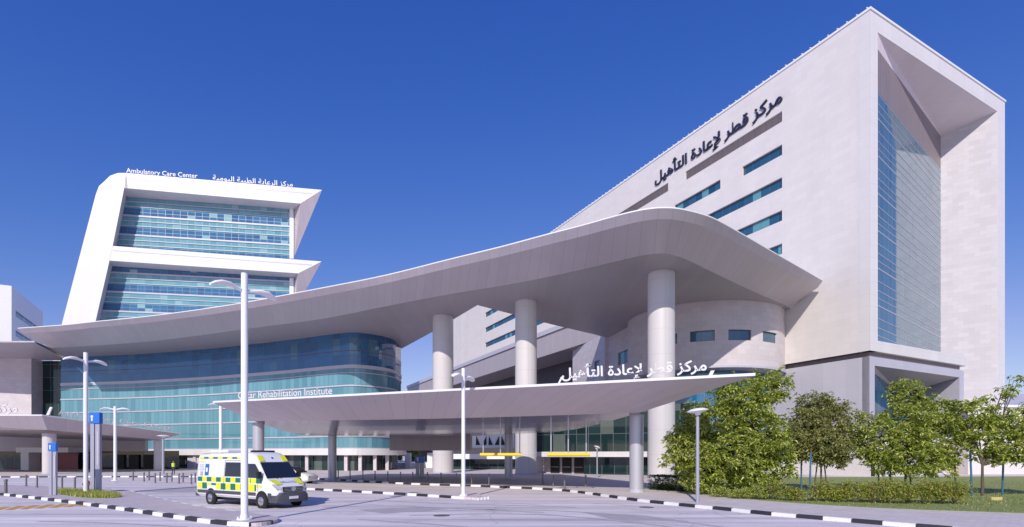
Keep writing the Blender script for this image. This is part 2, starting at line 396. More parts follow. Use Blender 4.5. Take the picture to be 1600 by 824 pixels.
# left island
K1px=[(-60,768),(10,775),(60,780.5),(120,788),(190,797.5),(300,814),(350,820.5),(400,823),(428,819),(436,815)]
K1=catmull([gnd(*p) for p in K1px],4)
KB=[gnd(*p) for p in [(432,812.5),(400,807),(360,801.5),(318,796),(270,786),(225,775),(190,768),(100,763),(0,760),(-100,758)]]
KB=catmull(KB,3)
mb=MB(); mb.prism([p+V(0,0,-.05) for p in K1+KB],V(0,0,.18)); struct(mb,'island_pavement',M['pave'])
kerb('island_kerb',K1)
mb=MB()
pp=resample([q+V(0,0,0) for q in KB[4:]],.9)
for i in range(0,len(pp)-1): 
    a,b=pp[i],pp[i+1]; d=(b-a).normalized(); n=V(-d.y,d.x,0)
    if i%2: mb.hexa([a,b,b+n*.14,a+n*.14]+[q+V(0,0,.137) for q in (a,b,b+n*.14,a+n*.14)])
struct(mb,'island_back_kerb',M['kerb_w'])
# middle island
K2px=[(455,764),(480,765.5),(540,769),(640,774.5),(700,778.5),(745,781.5)]
K2=catmull([gnd(*p) for p in K2px],4)
K2e=[gnd(*p) for p in [(752,779),(748,774),(700,769.5),(640,765.5),(540,761),(455,757)]]
mb=MB(); mb.prism([p+V(0,0,-.05) for p in K2+K2e],V(0,0,.18)); struct(mb,'median_pavement',M['pave2'])
kerb('median_kerb',K2)
mb=MB(); e0=gnd(742,782)
for i in range(4):
    p=gnd(746+i*5.2,781.6-i*.55); mb.box(p+V(0,0,.07),(.11,.3,.14),.35)
struct(mb,'ramp_kerb',M['kerb_w'])
# orange hatch and faded lane lines
mb=MB()
for i in range(9):
    x=-40+i*23
    a=gnd(x,799.5-(x+40)*.052); b=gnd(x+22,793.2-(x+40)*.052); t=V(.35,-.06,0)
    mb.poly([q+V(0,0,.006) for q in (a,a+t*1.4,b+t*1.4,b)])
struct(mb,'hatch_marking',M['orange'])
mb=MB()
for (x0,y0,x1,y1) in [(760,783,850,790),(930,786.5,985,790),(985,796,1020,800),(1125,806,1165,811),(620,789,720,796),(930,811,1090,823),(820,801,900,808),(540,786,600,790)]:
    a,b=gnd(x0,y0),gnd(x1,y1); n=V(-(b-a).y,(b-a).x,0).normalized()*.06
    mb.poly([q+V(0,0,.005) for q in (a-n,b-n,b+n,a+n)])
struct(mb,'lane_marking',M['line'])
mb=MB()
for P in ([(205,768.5),(262,764),(312,761),(420,763),(330,770),(262,770)],[(905,800),(1010,806),(1075,815),(960,812)],[(560,797),(655,792),(700,796),(600,803)]):
    mb.poly([gnd(*p)+UP*.004 for p in P])
struct(mb,'road_patch',M['patch'])
mb=MB()
for P in ([(640,800),(760,797),(880,799),(1010,809),(1130,824)],[(640,806),(760,803),(870,806),(990,817),(1050,824)],[(505,786),(590,783),(690,787),(800,790),(900,793)],[(505,793),(600,791),(720,795),(850,801)],[(60,815),(180,818),(290,824)],[(560,812),(640,817),(730,824)]):
    c_=catmull([gnd(*p) for p in P],8)
    for q0,q1 in zip(c_[:-1],c_[1:]):
        n_=V(-(q1-q0).y,(q1-q0).x,0).normalized()*.10; mb.poly([q0-n_+UP*.008,q1-n_+UP*.008,q1+n_+UP*.008,q0+n_+UP*.008])
struct(mb,'tyre_marks',M['tyremark'])
mb=MB()
for px,py in ((690,806),(1010,793)): mb.lathe([(.36,.004),(.36,.012),(.30,.013),(.02,.012)],gnd(px,py),24)
struct(mb,'manhole_cover',M['patchd'])
# lawn
LW=[gnd(*p,.13) for p in [(1003,764),(1060,768.5),(1130,777),(1250,787),(1340,792.5),(1450,797.5),(1600,802.5),(1760,808)]]
lawn=[V(p.x,p.y,.0) for p in catmull(LW,3)]+[V(75,27,0),V(80,62,0),V(19,57,0)]
mb=MB(); mb.prism([p+V(0,0,.05) for p in lawn],V(0,0,.10)); struct(mb,'lawn',M['soil'])
def inpoly(x,y,P):
    c=False
    for i in range(len(P)):
        a,b=P[i],P[i-1]
        if (a.y>y)!=(b.y>y) and x<(b.x-a.x)*(y-a.y)/(b.y-a.y)+a.x: c=not c
    return c
def blades(mb,x,y,z,h):
    a=R.uniform(0,6.28); w_=.012+.01*R.random(); t=V(math.cos(a),math.sin(a),0); l=V(R.uniform(-.5,.5),R.uniform(-.5,.5),0)*h
    mb.poly([V(x,y,z)-t*w_,V(x,y,z)+t*w_,V(x,y,z+h)+l])
mb=MB(); k=0
while k<16000:
    x=R.uniform(8,46); y=R.uniform(22,48)
    if R.random()>(26/y)**2: continue
    if inpoly(x,y,lawn): blades(mb,x,y,.14,R.uniform(.05,.13)); k+=1
tag(mb.build('grass',M['grassb'],recalc=False),'short green lawn behind the sidewalk and around the shrubs','grass',kind='stuff')
# small planted bed on the left island
bed=catmull([gnd(*p,.13) for p in [(88,770),(96,766.5),(120,768),(150,770),(180,773),(191,776.5),(165,779),(130,778),(100,774),(88,770)]],3)
mb=MB(); mb.prism([V(p.x,p.y,.10) for p in bed[:-1]],V(0,0,.05)); struct(mb,'planting_bed',M['soil'])
mb=MB(); k=0
bx=[p.x for p in bed]; by=[p.y for p in bed]
while k<5000:
    x=R.uniform(min(bx),max(bx)); y=R.uniform(min(by),max(by))
    if inpoly(x,y,bed): blades(mb,x,y,.14,R.uniform(.1,.28)); k+=1
tag(mb.build('ground_cover',M['leafC'],recalc=False),'low olive ground cover in the small bed at the foot of the lamp post','plants',kind='stuff')

# ------------------------------------------------------------------ the rehabilitation tower
C0=V(40.8,60,0); UR=V(.8857,.4643,0); UL=V(-.4648,.8854,0); UP=V(0,0,1)
def T(a,b,z): return C0+UR*a+UL*b+UP*z
def bL(px):
    r=(px-CX)/F; return (40.8-60*r)/(.8854*r+.4648)
HT=53.34
t=thing('hospital_tower','tall white stone tower with a deep glazed recess and dark Arabic lettering','building',tuple(C0))
zr=[(46.7,48.1),(42.3,43.7),(37.95,39.36),(33.6,35.0),(29.2,30.6)]
wins=[(1,10.92,bL(1160)),(1,bL(1125.5),bL(1054)),(2,10.92,31.0),(3,10.92,29.0),(4,10.92,27.0),(1,55,104.5),(2,52,104.5),(3,55,104.5)]
louv=[(10.92,bL(1071)),(bL(1044),bL(958))]
hs=[(b0,b1,*zr[r]) for r,b0,b1 in wins]+[(b0,b1,*zr[0]) for b0,b1 in louv]
WL=131.0
mb=MB()
mb.holes(lambda u,z,d:T(d,u,z),1.0,WL,14.5,HT,hs,.55)
# stone behind (rear, roof, inner splayed wall and right flank)
mb.poly([T(0,WL,14.5),T(34,WL,14.5),T(34,WL,HT),T(0,WL,HT)])
mb.poly([T(0.1,0.1,HT-.3),T(34,0.1,HT-.3),T(34,WL,HT-.3),T(0.1,WL,HT-.3)])
mb.poly([T(34,0,0),T(34,WL,0),T(34,WL,HT),T(34,0,HT)])
mb.build('wall',M['stone'],t)
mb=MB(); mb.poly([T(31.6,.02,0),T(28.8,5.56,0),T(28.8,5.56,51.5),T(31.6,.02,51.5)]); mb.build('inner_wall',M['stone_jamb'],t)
# white frame round the recess
mb=MB()
mb.hexa([T(-.02,0,14.5),T(1.55,0,14.5),T(1.2,1.2,14.5),T(-.02,1.2,14.5),T(-.02,0,51.3),T(1.55,0,51.3),T(1.2,1.2,51.3),T(-.02,1.2,51.3)])
mb.hexa([T(-.02,0,51.3),T(34,0,51.3),T(34,1.2,51.3),T(-.02,1.2,51.3),T(-.02,0,HT),T(34,0,HT),T(34,1.2,HT),T(-.02,1.2,HT)])
mb.hexa([T(31.6,0,0),T(34,0,0),T(34,2,0),T(31.1,2,0),T(31.6,0,51.3),T(34,0,51.3),T(34,2,51.3),T(31.1,2,51.3)])
mb.build('portal_frame',M['white'],t)
for r,b0,b1 in wins:
    z0,z1=zr[r]; m=MB(); m.poly([T(.34,b0,z0),T(.34,b1,z0),T(.34,b1,z1),T(.34,b0,z1)],[(b0,z0-.5),(b1,z0-.5),(b1,z1-.5),(b0,z1-.5)])
    wo=m.build('window',M['winglass'],t)
    m=MB()
    for (u0,u1,v0,v1) in ((b0,b1,z0,z0+.09),(b0,b1,z1-.09,z1),(b0,b0+.09,z0+.09,z1-.09),(b1-.09,b1,z0+.09,z1-.09)):
        m.hexa([T(.26,u0,v0),T(.33,u0,v0),T(.33,u1,v0),T(.26,u1,v0),T(.26,u0,v1),T(.33,u0,v1),T(.33,u1,v1),T(.26,u1,v1)])
    m.build('frame',M['dark'],wo)
for b0,b1 in louv:
    m=MB(); z0,z1=zr[0]; n=7
    for i in range(n):
        zz=z0+(z1-z0)*i/n; m.poly([T(.15,b0,zz),T(.15,b1,zz),T(.30,b1,zz+.19),T(.30,b0,zz+.19)],[(b0,0),(b1,0),(b1,.2),(b0,.2)])
    m.poly([T(.33,b0,z0),T(.33,b1,z0),T(.33,b1,z1),T(.33,b0,z1)]); m.build('louver_panel',M['louver'],t)
# parapet cap and studs
m=MB(); m.hexa([T(-.12,-.12,HT),T(.5,.5,HT),T(.5,WL,HT),T(-.12,WL,HT),T(-.12,-.12,HT+.25),T(.5,.5,HT+.25),T(.5,WL,HT+.25),T(-.12,WL,HT+.25)])
m.hexa([T(-.12,-.12,HT),T(34.1,-.12,HT),T(34.1,.5,HT),T(.5,.5,HT),T(-.12,-.12,HT+.25),T(34.1,-.12,HT+.25),T(34.1,.5,HT+.25),T(.5,.5,HT+.25)])
m.build('parapet_cap',M['white_plain'],t)
m=MB(); m.box((0,0,.16),(.11,.12,.32),0); m.box((-.06,0,.29),(.18,.13,.06),0); st=m.build('parapet_stud',M['white_plain'],t,local=True)
st.location=T(.2,.4,HT+.25)-C0; st.rotation_euler.z=math.atan2(UR.y,UR.x)
for i in range(1,80):
    c=st.copy(); COL.objects.link(c); c.parent=t; c.location=T(.2,.4+i*1.12,HT+.25)-C0
# lettering on the long wall
b1,b0=bL(1024),bL(1222)
text_mesh(AR_QRI,T(-.10,bL(1024),48.55)-UP*.0,-UL,UP,bL(1024)-bL(1223),2.9,.2,.018).build('lettering',M['navy'],t)
# recess: soffit, louvre band, curtain wall
P0,P1=(1.6,.3),(28.8,5.56)
m=MB(); m.poly([T(1.5,.02,51.28),T(31.6,.02,51.28),T(28.8,5.56,50.0),T(1.6,.3,50.0)]); m.build('recess_soffit',M['recess'],t)
m=MB(); g0,g1=T(*P0,0),T(*P1,0)
def gw(s,z,d=0.0):
    q=g0.lerp(g1,s); n=V(g1.y-g0.y,-(g1.x-g0.x),0).normalized(); return q+n*d+UP*z
Lg=(g1-g0).length
m.poly([gw(0,45.0),gw(1,45.0),gw(1,50.0),gw(0,50.0)],[(0,0),(Lg,0),(Lg,5),(0,5)]); m.build('louver_band',M['shaded_louver'],t)
m=MB(); m.poly([gw(0,14.5),gw(1,14.5),gw(1,45.0),gw(0,45.0)],[(0,14.5),(Lg,14.5),(Lg,45),(0,45)]); cw=m.build('curtain_wall',M['towerglass'],t)
m=MB()
for k in range(7):
    for dz in (0,.9,1.8,2.9):
        z=15.6+k*4.37+dz; e=.03; h=.15 if dz==0 else .08
        if z<44.8: m.hexa([gw(0,z,.0),gw(1,z,.0),gw(1,z,e),gw(0,z,e),gw(0,z+h,.0),gw(1,z+h,.0),gw(1,z+h,e),gw(0,z+h,e)])
m.build('transoms',M['steel'],cw)
# ledge at the foot of the recess and the lower block
m=MB(); m.hexa([T(-.03,-.01,14.5),T(22.6,-.01,14.5),T(26,5.2,14.5),T(.04,.99,14.5),T(-.03,-.01,15.75),T(22.6,-.01,15.75),T(22.6,.5,15.75),T(.04,.5,15.75)])
m.build('ledge',M['white'],t)
m=MB(); m.hexa([T(.7,.5,13.9),T(22,.5,13.9),T(22,5,13.9),T(.7,WL*.5,13.9),T(.7,.5,14.5),T(22,.5,14.5),T(22,5,14.5),T(.7,WL*.5,14.5)]); m.build('shadow_gap',M['shaded_louver'],t)
m=MB()
m.holes(lambda u,z,d:T(.25+d,u,z),.2,70,5.6,13.9,[],.3)
m.build('lower_panels',M['lavender'],t)
m=MB()
m.hexa([T(.25,.2,5.6),T(1.3,.2,5.6),T(1.3,1,5.6),T(.25,1,5.6),T(.25,.2,13.9),T(1.3,.2,13.9),T(1.3,1,13.9),T(.25,1,13.9)])
m.hexa([T(1.3,.2,12.9),T(21.2,.2,12.9),T(21.2,1,12.9),T(1.3,1,12.9),T(1.3,.2,13.9),T(22.4,.2,13.9),T(22.4,1,13.9),T(1.3,1,13.9)])
m.hexa([T(21.2,.2,0),T(22.4,.2,0),T(23,5,0),T(21.8,5,0),T(21.2,.2,12.9),T(22.4,.2,13.9),T(23,5,13.9),T(21.8,5,12.9)])
m.build('lower_frame',M['lavender'],t)
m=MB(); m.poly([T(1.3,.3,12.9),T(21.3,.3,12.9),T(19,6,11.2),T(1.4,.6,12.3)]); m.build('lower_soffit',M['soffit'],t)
m=MB(); m.poly([T(1.35,.6,4.0),T(19,6,4.0),T(19,6,13),T(1.35,.6,13)],[(0,4),(18,4),(18,13),(0,13)]); m.poly([T(19,6,4),T(22,6,4),T(22,6,13),T(19,6,13)]); m.build('lower_glazing',M['blueglass'],t)
m=MB(); m.holes(lambda u,z,d:T(-.05+d,u,z),-.05,70,0,5.6,[],.3)
m.holes(lambda u,z,d:T(u,-.05+d,z),-.05,21.2,0,4.9,[(-.0+.05,1.6,.0,3.3)],.6)
m.poly([T(-.05,-.05,5.6),T(.4,-.05,5.6),T(.4,70,5.6),T(-.05,70,5.6)]); m.build('plinth_wall',M['stone'],t)
m=MB(); m.poly([T(.0,.3,0),T(1.7,.3,0),T(1.7,.3,3.3),T(.0,.3,3.3)]); m.build('door',M['black'],t)
m=MB(); m.poly([T(22.4,5,0),T(28.8,5.56,0),T(28.8,5.56,14.5),T(22.4,5,14.5)]); m.build('rear_wall',M['stone'],t)

# ------------------------------------------------------------------ low annex on the far right
t=thing('low_annex','low pale stone annex with a grey hipped roof at the right edge','building',(62,66,0))
m=MB(); m.slab([(58,67),(105,72),(105,100),(63,96)],0,8.7); m.build('wall',M['stone'],t)
m=MB(); m.slab([(57.8,66.8),(105.3,71.8),(105.3,72.4),(57.8,67.5)],8.7,9.0); m.build('coping',M['white_plain'],t)
m=MB(); a=[V(66,80,9),V(110,82,9),V(110,105,9),V(70,102,9)]; p=V(79.5,90,13.2); q=V(98,93,13.2)
m.add(a+[p,q],[[0,1,5,4],[1,2,5],[2,3,4,5],[3,0,4]]); m.build('roof',M['lavender'],t)

# ------------------------------------------------------------------ podium block with the curved drum
t=thing('podium_building','curved stone drum building with ribbon windows tucked under the big canopy','building',(27,75,0))
dc=V(27.2,75.3,0); dr=10.6
def dp(ang,r,z): return dc+V(math.cos(ang)*r,math.sin(ang)*r,z)
def dang(px,r=dr):
    u=(px-CX)/F; best=None
    for i in range(2000):
        a=math.pi+i/2000*math.pi*1.0
        q=dp(a,r,0); e=abs(q.x/q.y-u)
        if math.sin(a)<.2 and (best is None or e<best[0]) : best=(e,a)
    return best[1]
dw=[(1052,1058),(1078,1117),(1138,1174),(1192,1214)]
hs=[(dang(a)*dr,dang(b)*dr,16.7,18.0) for a,b in dw]
m=MB(); A0,A1=math.radians(178),math.radians(338); N=64
us=sorted([ (A0+(A1-A0)*i/N)*dr for i in range(N+1)])
seg=MB()
allu=sorted(set(us+[h[0] for h in hs]+[h[1] for h in hs])); zs=[13.5,16.7,18.0,22.3]
for i in range(len(allu)-1):
    for j in range(3):
        cu=(allu[i]+allu[i+1])/2; cz=(zs[j]+zs[j+1])/2
        if any(h[0]<cu<h[1] and h[2]<cz<h[3] for h in hs): continue
        q=[(allu[i],zs[j]),(allu[i+1],zs[j]),(allu[i+1],zs[j+1]),(allu[i],zs[j+1])]
        m.poly([dp(a/dr,dr,b) for a,b in q],q)
for h in hs:
    for (a,b,c_,d_) in ((h[0],h[2],h[1],h[2]),(h[0],h[3],h[1],h[3]),(h[0],h[2],h[0],h[3]),(h[1],h[2],h[1],h[3])):
        m.poly([dp(a/dr,dr,b),dp(c_/dr,dr,d_),dp(c_/dr,dr-.3,d_),dp(a/dr,dr-.3,b)])
# straight walls behind, with ribbon windows
WA,WB=V(17.1,73.6,0),V(15.9,85.5,0)
def wl(A,B): 
    d=(B-A); ln=d.length; d.normalize(); n=V(-d.y,d.x,0)
    return (lambda u,z,dd: A+d*u-n*dd+UP*z), ln
f,ln=wl(V(19.4,70.2,0),V(15.6,85.2,0))
m.holes(f,0,ln,0,22.3,[(7.0,12.0,16.4,18.4)],.35)
f2,ln2=wl(V(15.0,85.2,0),V(11.5,100,0))
m.poly([V(15.6,85.2,0),V(15.0,85.2,0),V(15.0,85.2,22.3),V(15.6,85.2,22.3)])
m.holes(f2,.0,ln2,0,22.4,[(2.2,4.6,17.0,18.4),(6.2,8.2,17.0,18.4)],.35)
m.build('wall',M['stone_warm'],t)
for h in hs:
    m=MB(); n=8
    A=[dp((h[0]+(h[1]-h[0])*i/n)/dr,dr-.22,h[2]) for i in range(n+1)]; B=[p+UP*1.3 for p in A]; m.strip(A,B,.3,1.6); wo=m.build('window',M['winglass'],t)
    m=MB()
    for z in (h[2],h[3]-.07): 
        A2=[dp((h[0]+(h[1]-h[0])*i/n)/dr,dr-.15,z) for i in range(n+1)]; m.strip(A2,[p+UP*.07 for p in A2])
    m.build('frame',M['dark'],wo)
for (ff,a,b,z0,z1) in ((f,7,12,16.4,18.4),(f2,2.2,4.6,17,18.4),(f2,6.2,8.2,17,18.4)):
    m=MB(); m.poly([ff(a,z0,.25),ff(b,z0,.25),ff(b,z1,.25),ff(a,z1,.25)],[(a,.2),(b,.2),(b,2.0),(a,2.0)]); m.build('window',M['winglass'],t)
m=MB(); m.lathe([(dr+.15,13.35),(dr+.15,13.62),(dr-.5,13.62)],dc,64); m.build('cornice',M['lavender'],t,smooth=False)
m=MB(); A=[dp(A0+(A1-A0)*i/48,dr-2.2,0) for i in range(49)]; m.strip(A,[p+UP*13.4 for p in A],0,13.4); m.build('lobby_glazing',M['blueglass'],t)

# link wing with its deep overhanging fascia, running back along the tower
t=thing('link_wing','long grey link wing with a deep overhanging eave running back below the tower','building',tuple(T(-6,90,0)))
m=MB(); m.hexa([T(-9,36,22.5),T(-.3,36,22.5),T(-.3,152,22.5),T(-9,152,22.5),T(-9,36,27),T(-.3,36,27),T(-.3,152,27),T(-9,152,27)])
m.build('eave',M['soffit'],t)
m=MB(); m.hexa([T(-9.3,36,26.6),T(-9,36,26.6),T(-9,152,26.6),T(-9.3,152,26.6),T(-9.3,36,27.5),T(-9,36,27.5),T(-9,152,27.5),T(-9.3,152,27.5)]); m.build('parapet',M['lavender'],t)
m=MB(); m.poly([T(-1.5,40,0),T(-1.5,150,0),T(-1.5,150,22.5),T(-1.5,40,22.5)]); m.poly([T(-9,150,0),T(-1.5,150,0),T(-1.5,150,22.5),T(-9,150,22.5)]); m.build('wall',M['dark'],t)  # shade below the eave is painted in as a dark wall colour

# ------------------------------------------------------------------ the big upper canopy
cp=thing('entrance_canopy','vast curved grey metal canopy on round columns sweeping across the whole forecourt','canopy',(0,60,0))
ZT=23.8
Fp=[(27.5,512.5),(97.5,507.5),(149,502),(220,495),(295,485.5),(377,473),(500,450),(600,430),(700,405),(780,385.5),(847,367.5),(910,351),(949,340),(980,331.8),(1008,326),(1033,323.5),(1061,325),(1095,333),(1121,343),(1167,369),(1220,400),(1285.6,437.5)]
Fo=catmull([atz(*p,ZT) for p in Fp],5)
n=len(Fo)
Ip=[(80,544),(135,541),(180,538),(240,533),(310,524.5),(385,514),(500,499),(597,480),(693,461.5),(770,449),(836,437),(900,423.5),(940,414),(975,405.5),(1003,399.5),(1028,396.5),(1046,397.5),(1068,404),(1090,414),(1130,433.5),(1178,456),(1233.6,480)]
Ii=catmull([atz(*p,21.65) for p in Ip],5)
E0=Fo; E1=[p-UP*.11 for p in Fo]; E2=[V(p.x+(q.x-p.x)*.14,p.y+(q.y-p.y)*.14,23.05) for p,q in zip(Fo,Ii)]; E3=[V(p.x,p.y,21.65) for p in Ii]
back=[(36.3,68.9),(31,82),(22,92),(12.9,83.2),(5.8,76.9),(-4.4,67),(-12,81),(-21.5,97.4),(-32,110),(-60,119),(-92,113),(-88,104)]
m=MB(); m.strip(E0,E1); 
bt=[V(x,y,ZT) for x,y in back]; bb=[V(x,y,21.65) for x,y in back]
m.strip([E0[-1]]+bt+[E0[0]],[E3[-1]]+bb+[E3[0]])
m.poly(list(E0)+bt); m.build('roof',M['roof'],cp)
m=MB(); m.strip(E1,E2,0); m.build('fascia',M['metal'],cp)
m=MB(); m.strip(E2,E3,1.0); m.build('sloped_soffit',M['metal'],cp)
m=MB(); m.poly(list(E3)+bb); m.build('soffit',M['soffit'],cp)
m=MB(); m.poly([E1[-1],E2[-1],E3[-1],E0[-1]]); m.poly([E1[0],E2[0],E3[0],E0[0]]); m.build('end_plate',M['metal'],cp)
def column(parent,x,y,r,z1,mat,collar=True):
    m=MB(); prof=[(r,.0),(r,z1)]
    N=36; A=[V(x+r*math.cos(2*math.pi*i/N),y+r*math.sin(2*math.pi*i/N),0) for i in range(N+1)]
    m.strip(A,[p+UP*z1 for p in A],0,z1); o=m.build('column',mat,parent,smooth=True)
    m=MB(); m.lathe([(r+.05,.13),(r+.05,.32),(r-.02,.34)],(x,y,0),36); m.build('base_ring',M['lavender'],o)
    m=MB(); m.lathe([(r+.03,z1-.12),(r+.03,z1-.01),(r-.03,z1-.005)],(x,y,0),36); m.build('top_ring',M['metal'],o)
    return o
for x,y,r in ((15.7,55.4,1.40),(1.75,65.6,1.35),(-9.5,72.6,1.42)): column(cp,x,y,r,21.66,M['column'])

# ------------------------------------------------------------------ the lower drop-off canopy
lc=thing('dropoff_canopy','low pointed grey canopy with white lettering along its edge over the drop-off lane','canopy',(-5,42,0))
ZL=6.81
TL,TR=V(-23.4,41.2,ZL),V(12.5,27.06,ZL)
N=24
E0=[TL.lerp(TR,i/N) for i in range(N+1)]; E1=[p-UP*.14 for p in E0]
IL,IR=V(-20.55,41.9,5.3),V(8.0,33.0,5.25)
E3=[IL.lerp(IR,i/N)+V(0,.0,-.12*math.sin(math.pi*i/N)) for i in range(N+1)]
bo=[(8.6,38),(3.6,56.5),(-6,59),(-21,58.5)]
bi=[(7.4,38,5.25),(2.4,55,4.9),(-6,57,4.55),(-20.3,56.8,4.6)]
m=MB(); m.strip(E0,E1); bt=[V(x,y,ZL) for x,y in bo]; bt1=[V(x,y,ZL-.14) for x,y in bo]
m.strip([E0[-1]]+bt+[E0[0]],[E1[-1]]+bt1+[E1[0]]); m.poly(list(E0)+bt); m.build('roof',M['roof'],lc)
m=MB(); m.strip(E1,E3,0); m.build('sloped_soffit',M['metal'],lc)
m=MB(); bl=[V(*p) for p in bi]; m.strip([E1[-1]]+bt1+[E1[0]],[E3[-1]]+bl+[E3[0]]); m.build('rear_fascia',M['metal'],lc)
# gently bulging polished ceiling
m=MB(); q0=[bl[3].lerp(bl[2],i/12) for i in range(12)]+[bl[2].lerp(bl[1],i/12) for i in range(13)]
rows=[]
for r in range(7):
    s=r/6; rows.append([a.lerp(b,s)-UP*(.35*math.sin(math.pi*s)) for a,b in zip(E3,q0)])
for a,b in zip(rows[:-1],rows[1:]): m.strip(a,b)
m.poly([rows[i][-1] for i in range(7)]+[bl[0]]); m.build('ceiling',M['shiny'],lc,smooth=True)
for x,y,r,z in ((8.25,34.9,.46,5.25),(-20.75,43.1,.44,5.2),(-17.9,52.5,.40,4.6),(-.35,53.6,.40,4.8)): column(lc,x,y,r,z,M['steel'])
m=MB(); m.slab([(-13.6,58.5),(-4.6,58.5),(-4.6,61),(-13.6,61)],3.1,4.85); m.build('bulkhead',M['soffit'],lc)
d=(TR-TL).normalized()
def on(px):  # point on the front edge under image column px
    r=(px-CX)/F; k=(r*TL.y-TL.x)/(d.x-r*d.y); return TL+d*k
a,b=on(369),on(516); text_mesh('Qatar Rehabilitation Institute',a+V(.05,.25,.10)-UP*.10,(b-a),UP,(b-a).length,.60,.08,.0).build('lettering',M['letter'],lc)
a,b=on(877),on(1104); text_mesh(AR_QRI,a+V(.05,.12,.0)+UP*.04,(b-a),UP,(b-a).length,1.02,.08,.02).build('lettering',M['letter'],lc)
m=MB(); a=on(872)+V(0,.25,0); m.prism([a,a+d*.12,a+d*.32+UP*.4,a+d*.2+UP*.4],V(0,.1,0)); a=on(1110)+V(0,.25,0); m.prism([a,a+d*.16,a+d*.3+UP*.28,a+d*.12+UP*.28],V(0,.1,0)); m.build('emblem',M['letter'],lc)

# ------------------------------------------------------------------ glass institute building under the canopy
gb=thing('institute_building','long curved teal glass building beneath the left half of the big canopy','building',(-45,92,0))
gp=[(95,559),(140,557.3),(195,555),(240,552.3),(282,549),(330,545),(377,540),(420,535.3),(460,530.5),(500,525),(530,521.3),(552,519.8),(575,521.8),(597,525.6),(612,530),(618,533)]
G=catmull([V(atz(*p,21.65).x,atz(*p,21.65).y,0) for p in gp],4)+[V(-19.6,93,0),V(-21,98,0)]
def off(P,k):
    out=[]
    for i,p in enumerate(P):
        dd=(P[min(i+1,len(P)-1)]-P[max(i-1,0)]).normalized(); out.append(p-V(-dd.y,dd.x,0)*k)
    return out
m=MB(); m.strip(G,[p+UP*16.4 for p in G],0); 
m=MB(); m.strip([p+UP*3.6 for p in G],[p+UP*16.5 for p in G],3.6,16.5); cw=m.build('curtain_wall',M['teal'],gb)
m=MB(); m.strip([p+UP*16.5 for p in G],[p+UP*21.7 for p in G],16.5,21.7); m.build('clerestory_glazing',M['blueglass'],gb)
G2=off(G,.13)
for z,h in ((16.1,.55),(15.35,.14),(13.3,.22),(10.7,.2),(8.15,.22),(5.4,.2),(3.55,.16)):
    m=MB(); a=[p+UP*z for p in G2]; b=[p+UP*(z+h) for p in G2]; c=[p+UP*(z+h) for p in G]; e=[p+UP*z for p in G]
    m.strip(e,a); m.strip(a,b); m.strip(b,c); m.build('transom',M['lavender'],gb)
m=MB(); a=[p+UP*18.85 for p in G2]; m.strip(a,[p+UP*.06 for p in a]); m.build('transom',M['redbrown'],gb)
G3=off(G,.9)
m=MB(); a=[p+UP*2.55 for p in G3]; b=[p+UP*3.55 for p in G3]; m.strip(a,b); m.strip(b,[p+UP*3.55 for p in G]); m.strip(a,[p+UP*2.55 for p in G]); m.build('sunshade_band',M['white'],gb)
Gi=off(G,-.6)
m=MB(); m.strip(Gi,[p+UP*2.6 for p in Gi],0,2.6); m.build('lobby_glazing',M['darkglass'],gb)
for i in range(10,len(Gi)-6,4):
    m=MB(); p=G[i]; m.box(p+V(0,-.2,1.28),(.5,.4,2.56)); m.build('pier',M['stone_warm'],gb)
m=MB()
for i0,i1 in ((17,25),(27,30)):
    a=[p for p in off(G,.1)[i0:i1+1]]; m.strip(a,[p+UP*2.54 for p in a])
m.build('base_wall',M['stone_warm'],gb)

a,b=at(533,0,88),at(558,0,87.5)
m=MB(); m.poly([V(a.x,a.y,.3),V(b.x,b.y,.3),V(b.x,b.y,2.2),V(a.x,a.y,2.2)]); m.build('red_lobby_panel',M['redbrown'],gb)
# ------------------------------------------------------------------ Ambulatory Care Center tower
at_=thing('clinic_tower','leaning white clinic tower with two stacked banded glass openings and roof lettering','building',(-70,117,0))
def ap(px,py,back=0.0):
    r=(px-CX)/F; Y=(115+.175*83.8)/(1-.175*r)
    p=at(px,py,Y)
    if back: # same ray on the recessed plane
        k=(Y+back)/Y; p=V(p.x*k,p.y*k,CH+(p.z-CH)*k)
    return p
ED=V(-.496,.868,0)
m=MB()
leg=[(76,590),(97,505),(149.5,304.6),(154.6,291),(162,284.5),(172,274.8),(184,270.6),(197,270.4),(200,294),(194,294),(176,384.5),(171,407.5),(150,499),(128,590)]
m.prism([ap(*p) for p in leg],ED*16)
m.prism([ap(*p) for p in [(196.5,270.4),(503,297),(469.7,318.2),(194.5,293.9)]],ED*16)
m.prism([ap(*p) for p in [(176.3,384.5),(502.5,408.8),(466,427.3),(171.3,407.4)]],ED*16)
m.build('wall',M['white'],at_)
m=MB()
m.prism([ap(503,297.2),ap(469.9,318.4),ap(459.5,330,3.4),ap(459.5,402,3.4)],ED*9)
m.prism([ap(502.5,409),ap(466,427.5),ap(459.5,440,3.4),ap(459.5,486,3.4)],ED*9)
m.build('leaning_soffit',M['metal'],at_)
